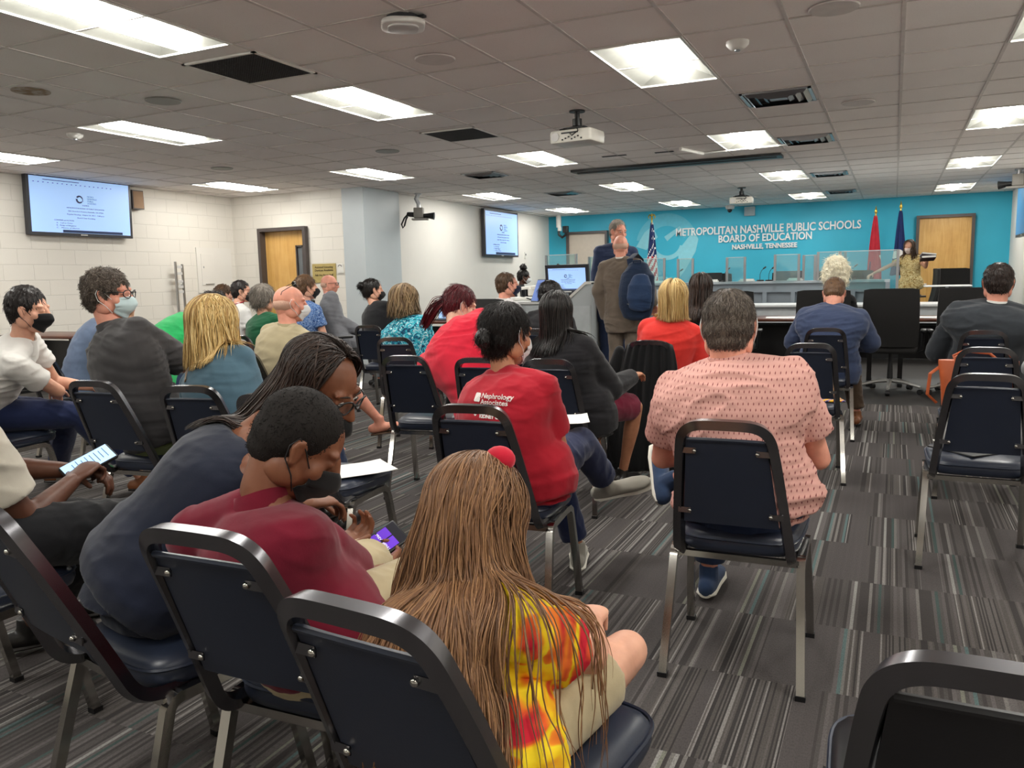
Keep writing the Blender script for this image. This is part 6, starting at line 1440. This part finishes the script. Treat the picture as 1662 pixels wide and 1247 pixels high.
# --- fifth row and beyond
P['bunwoman'] = person('woman with a dark bun and black mask in a black T-shirt', (-4.60, 6.80, .57), (-4.80, 6.86, 1.195), by=-15, hy=-45, hp=3, sex='f', w_=1.1, sh=.20, sk='light', N=(-4.77, 6.83, 1.04), top=('tee', M_blk), bottom=('pants', M_blk), shoes=(S_black, S_dk), hair=('cap', HB, dict(thick=1.2, tufts=300, L=.05, lift=.04, bun=(0, -.115, .045, .042))), mask='#141416', loopcol='#141416', vox=.012, fold=.004, seed=171)
P['floral'] = person('man with brown hair and black mask in a blue floral short sleeved shirt', (-5.66, 6.76, .57), (-5.61, 6.82, 1.235), by=-12, hy=-42, hs=1.05, w_=1.1, sh=.215, sk='light', N=(-5.62, 6.79, 1.07), top=('shirt', M_floral), bottom=('pants', M_jean), shoes=(S_black, S_dk), hair=('cap', HBr, dict(thick=1.6, top=.008, amp=.004, tufts=500, L=.04, lift=.3)), mask='#141416', loopcol='#141416', vox=.012, seed=181)
P['lanyard'] = person('young man with dark hair and black mask wearing a white shirt and red lanyard', (-6.6, 6.76, .57), (-6.535, 6.84, 1.205), by=-20, hy=-60, sk='light', w_=.95, sh=.195, N=(-6.56, 6.79, 1.05), top=('shirt', M_wht), bottom=('pants', M_blk), shoes=(S_black, S_dk), hair=('cap', HB, dict(thick=1.2, top=.006, tufts=350)), mask='#141416', loopcol='#141416', vox=.012, seed=191)
g = MB(); q = P['lanyard']; g.tube([q['N']+V3(.07*math.cos(a), .07*math.sin(a), .045+.02*math.sin(a)) for a in np.linspace(0, 2*PI, 15)], .006, 6); g.build('lanyard', F_('lanyard_red', '#a02030'), q['root'], smooth='all')
xx = (-7.62, 7.55)
P['behind'] = person('person with wavy brown hair behind the young man with the lanyard', (xx[0], xx[1], .57), (-7.55, 7.6, 1.17), by=-20, hy=-30, sk='light', top=('tee', F_('grey_cloth', '#6a6a70')), bottom=('pants', M_jean), shoes=(S_black, S_dk), hair=('cap', HBr, dict(thick=2, amp=.006, tufts=250, curl=1)), vox=.014, seed=201)
P['greysuit'] = person('bald man in a light grey suit on a swivel chair by the brass sign', (-5.98, 7.80, .60), (-6.17, 7.92, 1.265), by=-45, hy=-68, hp=2, sk='pink', w_=1.05, sh=.21, N=(-6.16, 7.89, 1.11), top=('jacket', M_suitg), bottom=('pants', M_suitg), shoes=(S_black, S_dk), hair=('fringe', HN, dict(tufts=150, L=.006)), glasses=True, vox=.012, fold=.005, seed=211, collar=F_('pink_collar', '#d8a9b4'))
P['dotman'] = person('man with brown hair and dark mask in a white dotted shirt before the console', (-3.52, 7.16, .59), (-3.44, 7.2, 1.222), by=-15, hy=-52, hs=1.04, sk='pink', w_=1.05, N=(-3.465, 7.17, 1.06), top=('shirt', M_wdot), bottom=('pants', M_jean), shoes=(S_black, S_dk), hair=('cap', HBr, dict(thick=1.0, tufts=500, L=.022)), mask='#1b2238', loopcol='#1b2238', vox=.011, seed=221)
P['darkjacket'] = person('person with short black hair and pink collar behind the woman in the black blazer', (-2.70, 6.45, .57), (-2.66, 6.44, 1.128), by=-5, hy=-18, hp=6, sk='tan', N=(-2.665, 6.41, .97), w_=1.05, top=('jacket', M_blz), bottom=('pants', M_blk), shoes=(S_black, S_dk), hair=('cap', HB, dict(thick=2.2, vol=.006, tufts=500, L=.04, lift=.1)), collar=F_('pink_collar2', '#c06a72'), vox=.011, seed=231)
P['braids'] = person('person with long dark braids behind the blonde woman in red', (-1.46, 6.78, .57), (-1.455, 6.80, 1.165), by=0, hy=5, sex='f', sk='dark', w_=1.1, N=(-1.455, 6.77, 1.01), top=('tee', M_blk), bottom=('pants', M_blk), shoes=(S_black, S_dk), hair=('cap', HD, dict(strands=220, tufts=0, so=dict(length=.30, azmin=.8, width=.009, vol=.022, wave=.003, flare=.02, rag=.2))), vox=.011, seed=241)
P['navysuit'] = person('man with short brown hair in a navy suit, head bowed, seen from behind', (-.44, 6.78, .58), (-.425, 6.93, 1.108), by=0, hy=0, hp=38, hs=1.02, sk='pink', w_=1.18, d_=1.1, sh=.235, bow=.06, N=(-.425, 6.83, .985), arms=(((-.72, 6.92, .72), (-.54, 7.15, .68)), ((-.15, 6.92, .72), (-.32, 7.15, .68))), top=('jacket', M_suitn), bottom=('pants', M_brown), shoes=(S_brown, S_dk), ankle=((-.6, 7.2, .1), (-.24, 7.20, .1)),
    hair=('cap', HBr, dict(thick=.7, amp=.0015, tufts=900, L=.014)), mask='#1a1a1c', loopcol='#141416', collar=M_suitn, vox=.009, fold=.006, seed=251)
P['charsuit'] = person('heavy set man with dark hair in a charcoal suit and white collar at the right', (.62, 6.62, .60), (.665, 6.60, 1.178), by=-3, hy=-4, hp=6, hs=1.14, sk='pink', w_=1.3, d_=1.25, sh=.265, bow=.05, N=(.66, 6.57, 1.01), arms=(((.31, 6.70, .68), (.45, 6.95, .68)), ((.98, 6.72, .70), (.8, 6.95, .68))), top=('jacket', M_suitc), bottom=('pants', M_suitc), shoes=(S_black, S_dk),
    hair=('cap', HD, dict(thick=.9, amp=.002, tufts=1000, L=.018)), mask='#1a1a1c', loopcol='#141416', vox=.010, fold=.006, seed=261)
wx, wy, wz = -.56, 9.32, 1.225
P['white'] = person('woman with a tall swept up white blonde hairdo, behind the man in the navy suit', (-.60, 9.32, .60), (wx, wy, wz-.02), by=0, hy=0, hs=1.05, sex='f', sk='light', N=(wx, wy-.03, wz-.18), top=('tee', M_blk), bottom=('pants', M_blk), shoes=(S_black, S_dk),
    hair=('cap', HW, dict(thick=4.5, vol=.025, top=.045, amp=.008, az_freq=12, tufts=900, L=.06, tw=.0022, curl=1.2, lift=.35, bun=(0, -.09, .10, .035))), vox=.011, seed=271)
P['suitstand'] = person('bald man standing in a taupe suit with a navy backpack on one shoulder', (-2.63, 8.40, .90), (-2.66, 8.40, 1.605), by=3, hy=14, hp=4, hs=1.0, sk='pink', w_=1.06, sh=.215, bow=.0, N=(-2.65, 8.37, 1.445), stand=True, arms=(((-2.90, 8.37, 1.13), (-2.84, 8.42, .83)), ((-2.36, 8.42, 1.13), (-2.36, 8.60, .98))), top=('jacket', M_suitt), bottom=('pants', M_suitt), shoes=(S_black, S_dk),
    hair=('fringe', HN, dict(tufts=250, L=.005)), mask='#1a1a1c', loopcol='#141416', vox=.009, fold=.006, seed=281)
P['tall'] = person('tall grey-haired man in a dark navy suit facing the man with the backpack', (-2.93, 8.98, .97), (-2.855, 8.93, 1.785), by=-150, hy=-128, hp=10, hs=1.06, sk='pink', w_=1.08, sh=.225, bow=.0, N=(-2.89, 8.96, 1.615), stand=True, arms=('down', 'down'), top=('jacket', M_suitd), bottom=('pants', M_suitd), shoes=(S_black, S_dk), eyes=True,
    hair=('cap', HG, dict(thick=.8, front=-.010, top=.008, amp=.002, tufts=700, L=.035, lift=.2)), vox=.010, fold=.005, seed=291)
P['dais'] = person('woman with long brown hair, pale mask and yellow floral blouse reaching out behind the dais', (.27, 15.55, 1.06), (.225, 15.5, 1.672), by=172, hy=160, hp=8, hs=.98, sex='f', sk='light', sh=.185, bow=.0, N=(.235, 15.53, 1.515), stand=True, knee=((.18, 15.55, .62), (.36, 15.55, .62)), ankle=((.18, 15.57, .29), (.36, 15.57, .29)), arms=(((.48, 15.40, 1.33), (.50, 15.22, 1.46)), ((-.08, 15.25, 1.36), (-.33, 14.98, 1.23))), top=('blouse', M_fly), sleeve=.45, bottom=('pants', M_brown), shoes=(S_black, S_dk), collar=False,
    hair=('cap', HBr, dict(thick=1.8, vol=.006, tufts=0, strands=160, so=dict(length=.24, azmin=.85, width=.009, vol=.018, wave=.008, flare=.02, rag=.25))), mask='#e6cfc6', vox=.011, fold=.004, seed=301, eyes=False)
P['highbun'] = person('woman with a high black bun and white mask far behind the console', (-5.78, 12.45, .60), (-5.66, 12.5, 1.31), by=-60, hy=-68, hp=8, sex='f', sk='dark', N=(-5.70, 12.47, 1.15), top=('long', M_blk), bottom=('pants', M_blk), shoes=(S_black, S_dk), hair=('cap', HB, dict(thick=1.6, vol=.004, tufts=200, curl=1, bun=(0, -.03, .16, .055))), mask='#e4e6e6', vox=.013, seed=311)

# ------------------------------------------------------------------ print on the dark red T-shirt
q = P['nephro']; g = MB(); yw = math.radians(-12); X = V3(math.cos(yw), math.sin(yw), 0); Y = nrm(V3(0, .10, 1)); O = V3(-1.325, 2.50, .835)
tme = q['top'].data.copy(); tme.transform(Matrix.Translation(Vector(q['root']['wbase'])))
project_text(g, [('Nephrology', -.012, .035, .026, 'LEFT', .0004), ('Associates', -.012, .013, .026, 'LEFT', .0004), ('FRESENIUS', -.008, -.020, .019, 'LEFT', .0009), ('KIDNEY CARE', -.008, -.038, .017, 'LEFT', .0009), ('OGL', -.028, -.098, .030, 'LEFT', .0012)], O, X, Y, tme)
bvt = bvh_of(tme); Zc = np.cross(X, Y)
def patch(poly, n=1):
    V = []
    for a, b in poly:
        p = O+X*a+Y*b; loc, nor, i, d = bvt.ray_cast(Vector(p+Zc*.3), Vector(-Zc), .8); V.append(np.array(loc)+Zc*.0025 if loc else p)
    g.add(V, [tuple(range(len(V)))])
patch([(-.046, .012), (-.020, .012), (-.017, .016), (-.017, .040), (-.021, .044), (-.046, .044), (-.049, .040), (-.049, .016)])
for k, (y0, w0, w1) in enumerate(((-.012, .020, .017), (-.022, .015, .012), (-.033, .008, .003))): patch([(-.030-w0, y0), (-.030+w0, y0), (-.030+w1, y0-.006), (-.030-w1, y0-.006)])
patch([(.010, -.112), (.018, -.100), (.030, -.108), (.036, -.114), (.020, -.118)])
g.build('shirt_print', plain('white_print', '#e4dcd8', .7), q['top'], fix=False); bpy.data.meshes.remove(tme)

# ------------------------------------------------------------------ held and worn things
def phone(M, w_, h_, label, scr, rows, inkc):
    r = empty('phone', M.translation); M0 = Matrix.Translation(-M.translation) @ M; tagd(r, label, 'phone')
    g = MB(); g.rbox((0, 0, 0), (w_, h_, .010), .008, 0, 4); tmb(g, M0); g.build('case', M_black, r, smooth=40)
    g = MB(); g.box((0, 0, .0056), (w_*.88, h_*.93, .001)); tmb(g, M0); s = g.build('screen', scr, r)
    g = MB()
    for (x, y, a, b) in rows: g.box((x*w_, y*h_, .0066), (a*w_, b*h_, .0008))
    tmb(g, M0); g.build('screen_content', inkc, s)
    return r
q = P['cream']; wr = q['WR'][1]
zz = nrm(V3(.35, -.45, .85)); yy = nrm(V3(.30, .85, .35)); xx2 = np.cross(yy, zz); M0 = Matrix([list(xx2)+[0], list(yy)+[0], list(zz)+[0], [0, 0, 0, 1]]).transposed(); M0.translation = Vector(wr+V3(-.035, .085, .035))
phone(M0, .078, .160, 'phone with a pale blue lit screen held by the person in the cream shirt', emit('phone_light', '#a9cdf0', .9), [(-.05+.02*(i % 3), .36-.09*i, .6-.12*(i % 2), .012) for i in range(8)], M_ink)
q = P['boy']; wr = (q['WR'][0]+q['WR'][1])/2
zz = nrm(V3(.45, -.55, .72)); yy = nrm(V3(.35, .80, .30)); yy = nrm(yy-zz*np.dot(yy, zz)); xx2 = np.cross(yy, zz); M0 = Matrix([list(xx2)+[0], list(yy)+[0], list(zz)+[0], [0, 0, 0, 1]]).transposed(); M0.translation = Vector((-1.285, 1.81, .545))
r = phone(M0, .078, .16, 'phone with violet tiles on its screen in the hands of the boy', emit('phone_dark', '#0c0a18', .4), [], M_ink)
g = MB(); ML = Matrix.Translation(-M0.translation) @ M0
for i in range(2):
    for j in range(3): g.box((-.017+.034*i, -.045+.038*j, .0066), (.030, .032, .0008))
tmb(g, ML); g.build('screen_tiles', emit('violet_tiles', '#5a2bb0', .8), r)
g = MB()
for i, s in enumerate(('PREV', 'MENU')): add_text(g, s, .010, ML @ Matrix.Translation((-.017+.034*i, .012, .0075)), .0003, 'CENTER', .0002)
g.build('tile_text', emit('tile_text', '#d9ccff', .8), r, fix=False)
# backpack
r = empty('backpack', (-2.40, 8.16, .85)); tagd(r, 'navy backpack hanging from the right shoulder of the man in the taupe suit', 'backpack'); B = V3(-2.40, 8.16, .85)
r['wbase'] = list(B); M_bp = F_('backpack_navy', '#1b2a42', .2, .7); M_bp2 = F_('backpack_blue', '#283c5c', .15, .7)
g = MB(); g.tube([(-2.41, 8.15, .90), (-2.41, 8.14, 1.0), (-2.405, 8.14, 1.15), (-2.40, 8.15, 1.28), (-2.40, 8.17, 1.38)], [(.16, .08), (.19, .105), (.195, .11), (.175, .09), (.11, .055)], 24, side=(1, 0, 0), rnd=True)
me = remesh(g, .008, 2); folds(me, .006, 5); me.materials.append(M_bp); obj('bag_body', me, r, None, 'all')
g = MB(); g.tube([(-2.35, 8.05, .96), (-2.345, 8.025, 1.06), (-2.34, 8.03, 1.18), (-2.34, 8.06, 1.27)], [(.11, .04), (.13, .055), (.125, .055), (.085, .035)], 20, side=(1, 0, 0), rnd=True)
me = remesh(g, .007, 2); folds(me, .004, 6); me.materials.append(M_bp2); obj('front_pocket', me, r, None, 'all')
g = MB(); g.tube([(-2.47, 8.17, 1.36), (-2.49, 8.17, 1.46), (-2.47, 8.30, 1.515), (-2.46, 8.47, 1.46), (-2.46, 8.52, 1.30), (-2.46, 8.40, 1.05), (-2.47, 8.26, .95)], (.034, .008), 8, side=(1, 0, 0)); g.build('shoulder_strap', M_bp, r, smooth=50)
g = MB(); g.tube([(-2.44, 8.14, 1.38), (-2.44, 8.13, 1.44), (-2.36, 8.13, 1.44), (-2.36, 8.14, 1.38)], .010, 8); g.build('grab_handle', M_bp, r, smooth=50)
g = MB(); g.tube([(-2.48, 8.045, 1.0), (-2.46, 8.035, .995), (-2.45, 8.035, .98)], .006, 6); g.tube([(-2.30, 8.06, 1.30), (-2.29, 8.03, 1.22), (-2.28, 8.03, 1.05), (-2.30, 8.04, .95)], .005, 6); g.build('zip', M_alu, r)
# coat on the chair
cx, cy, ca = -1.41, 5.15, math.radians(5); r = empty('coat', (cx, cy, 0)); tagd(r, 'black coat draped over the chair behind the blonde woman in red', 'coat')
g = MB(); V = []; nu, nv = 40, 26
def cloth_pt(u, t):
    # u across, t 0 front tuck .. 1 hem behind the chair
    if t < .18: k = t/.18; y = -.02-.13*k; z = .70+.19*k; hw = .13
    else:
        k = (t-.18)/.82; z = .89-.86*k; y = -.155-.05*math.sin(min(1, k*3)*PI/2)-.02*k; hw = .125+.125*min(1, k*1.9)**.8
    fold = .022*math.sin(u*9+1.3*math.sin(t*5))*(min(1, max(0, (t-.2)*2)))+.008*math.sin(u*23+t*6)
    return (u*hw+.015*math.sin(t*9)*u, y-fold-.02*(u*u)*(-1), z-.035*abs(u)**3*(1 if t < .4 else 1))
for lay in (0, 1):
    for j in range(nv+1):
        for i in range(nu+1):
            x, y, z = cloth_pt(-1+2*i/nu, j/nv); V.append((x, y+(.014 if lay else 0), z-(.010 if lay and j/nv < .3 else 0)))
n = (nu+1)*(nv+1); F = []
for j in range(nv):
    for i in range(nu): a = j*(nu+1)+i; F += [(a, a+1, a+nu+2, a+nu+1), (n+a, n+a+nu+1, n+a+nu+2, n+a+1)]
rim = [i for i in range(nu+1)]+[j*(nu+1)+nu for j in range(1, nv+1)]+[nv*(nu+1)+i for i in range(nu-1, -1, -1)]+[j*(nu+1) for j in range(nv-1, 0, -1)]
for k in range(len(rim)): a, b2 = rim[k], rim[(k+1) % len(rim)]; F.append((a, n+a, n+b2, b2))
g.add(V, F); g.build('coat_body', F_('coat_black', '#141517', .1), r, smooth='all')
g = MB(); g.tube([(-.20, -.12, .80), (-.235, -.15, .66), (-.25, -.16, .45), (-.235, -.17, .22), (-.22, -.17, .10)], [.035, .05, .05, .045, .04], 12, rnd=True); g.build('sleeve', F_('coat_black', '#141517'), r, smooth='all'); r.rotation_euler = (0, 0, ca)
# handbag
cx, cy = .47, 5.22; r = empty('handbag', (cx-.02, cy, .485)); tagd(r, 'orange leather tote bag standing on a chair at the right', 'handbag'); M_bag = plain('orange_leather', '#b4562b', .42, vary=.08, bump=.1)
g = MB(); V = []
for z, a, b in ((0, .17, .08), (.02, .175, .085), (.15, .185, .075), (.26, .20, .05), (.28, .20, .045)):
    for k in range(28):
        t = 2*PI*k/28; V.append((a*math.copysign(abs(math.cos(t))**.55, math.cos(t)), b*math.copysign(abs(math.sin(t))**.7, math.sin(t)), z))
F = [(j*28+k, j*28+(k+1) % 28, (j+1)*28+(k+1) % 28, (j+1)*28+k) for j in range(4) for k in range(28)]+[tuple(range(27, -1, -1)), tuple(4*28+k for k in range(28))]
g.add(V, F); g.build('bag_body', M_bag, r, smooth=50)
for sy in (-1, 1):
    g = MB(); g.tube([(-.10, sy*.05, .22), (-.12, sy*.06, .30), (-.06, sy*.05, .335), (.05, sy*.045, .325), (.10, sy*.05, .28), (.10, sy*.05, .22)], .008, 8); g.build('handle', M_bag, r, smooth=50)
g = MB(); g.tube([(-.19, 0, .24), (-.24, -.03, .20), (-.25, -.03, .08), (-.20, -.02, .03)], (.010, .003), 6); g.build('shoulder_strap', M_bag, r)
# books held by the woman at the dais
r = empty('book', (.52, 15.12, 1.50)); bpy.data.objects.remove(r)
for i, (c, l, dz) in enumerate((('#3d1f2c', 'dark maroon folder held up by the woman at the dais, lower one', 0), ('#8f8a92', 'grey folder on top of the maroon one held by the woman at the dais', .05))):
    r = empty('folder', (.50, 15.12, 1.47+dz), .2); r.rotation_euler = (-.35, .12*(1 if i else -.3), .2); tagd(r, l, 'folder')
    g = MB(); g.rbox((0, 0, 0), (.22, .16, .045 if not i else .03), .006); g.build('cover', plain('folder_'+c[1:], c, .5), r)
    g = MB(); g.box((0, -.002, 0), (.21, .159, .03 if not i else .018)); g.build('pages', M_white, r)
# flip-flop, sandals
def sandal(an, toe, up, label, s=1.):
    toe = nrm(toe); up = nrm(np.asarray(up)-toe*np.dot(up, toe)); sd = np.cross(toe, up); b0 = np.asarray(an)-up*.097; r = empty('sandal', b0); tagd(r, label, 'sandal')
    g = MB(); g.tube([-toe*.075*s, -toe*.04*s, toe*.05*s, toe*.14*s, toe*.20*s, toe*.215*s], [(.02*s, .008), (.036*s, .010), (.038*s, .010), (.048*s, .010), (.036*s, .009), (.016*s, .008)], 16, side=sd); g.build('sole', plain('sandal_brown', '#4f3a2a', .6), r, smooth=40)
    g = MB()
    for k in (-1, 1): g.tube([toe*.145*s+up*.012, toe*.10*s+sd*k*.028*s+up*.052*s, toe*.04*s+sd*k*.038*s+up*.012], (.007, .003), 6, side=toe)
    g.build('strap', plain('sandal_strap', '#3a2a20', .5), r, smooth=50); return r
q = P['tanman']; toe = V3(.8, .5, .12); cr = nrm(q['KN'][1]-q['AN'][1]); tl = nrm(cr+V3(0, 0, .3))
sandal(q['AN'][1], nrm(toe), (0, 0, 1), 'brown flip-flop on the raised foot of the bald man in the tan shirt'); sandal(q['AN'][0], (0, 1, 0), (0, 0, 1), 'brown flip-flop on the floor foot of the bald man in the tan shirt')
q = P['dress']
for i in (0, 1):
    s_ = sandal(q['AN'][i], q['f'], (0, 0, 1), '%s black buckled sandal of the woman in the navy dress' % ('left' if i == 0 else 'right'), .92)
    g = MB(); f = q['f']; sdv = np.cross(f, V3(0, 0, 1)); g.tube([sdv*.036*math.cos(a)+V3(0, 0, .085)+f*(.036*math.sin(a)-.005) for a in np.linspace(0, 2*PI, 17)], (.004, .010), 6); g.build('ankle_strap', S_black, s_, smooth=50)
    g = MB(); c = sdv*.041+V3(0, 0, .085); g.tube([c+f*a*.011+V3(0, 0, b*.011) for a, b in ((-1, -1), (1, -1), (1, 1), (-1, 1), (-1, -1))], .0018, 5); g.build('buckle', M_gold, s_)
# tablet beside the man in the dotted shirt, booklet by the green shirt
r = empty('tablet', (-3.22, 7.45, 1.16)); tagd(r, 'tablet with a blue screen held beside the man in the dotted shirt', 'tablet'); r.rotation_euler = (1.2, 0, -1.2+.5)
g = MB(); g.rbox((0, 0, 0), (.17, .24, .008), .01); g.build('case', M_black, r); g = MB(); g.box((0, 0, .005), (.155, .22, .002)); g.build('screen', emit('tablet_blue', '#3158a0', .6), r)
r = empty('tablet', (-4.98, 4.95, 1.0)); tagd(r, 'pale tablet held in front of the person in green', 'tablet'); r.rotation_euler = (.5, .2, -.5); g = MB(); g.rbox((0, 0, 0), (.2, .26, .008), .01); g.build('case', M_white, r)
g = MB(); g.box((0, 0, .005), (.18, .24, .002)); g.build('screen', emit('tablet_pale', '#a9bedc', .6), r)
paper(-1.18, 3.05, .70, .14, .2, .4, 'small white paper in the hands of the woman in the dark red T-shirt')
# belt and bag strap
g = MB(); q = P['polo']; g.tube([q['root'].location.xyz[:]+np.array((.165*math.cos(a)*math.cos(math.radians(-42))-.135*math.sin(a)*math.sin(math.radians(-42)), .165*math.cos(a)*math.sin(math.radians(-42))+.135*math.sin(a)*math.cos(math.radians(-42)), .635+.02*math.sin(a))) for a in np.linspace(0, 2*PI, 25)], (.006, .016), 6); 
g.build('belt', plain('belt_brown', '#6a3424', .4), q['root'], smooth=50)
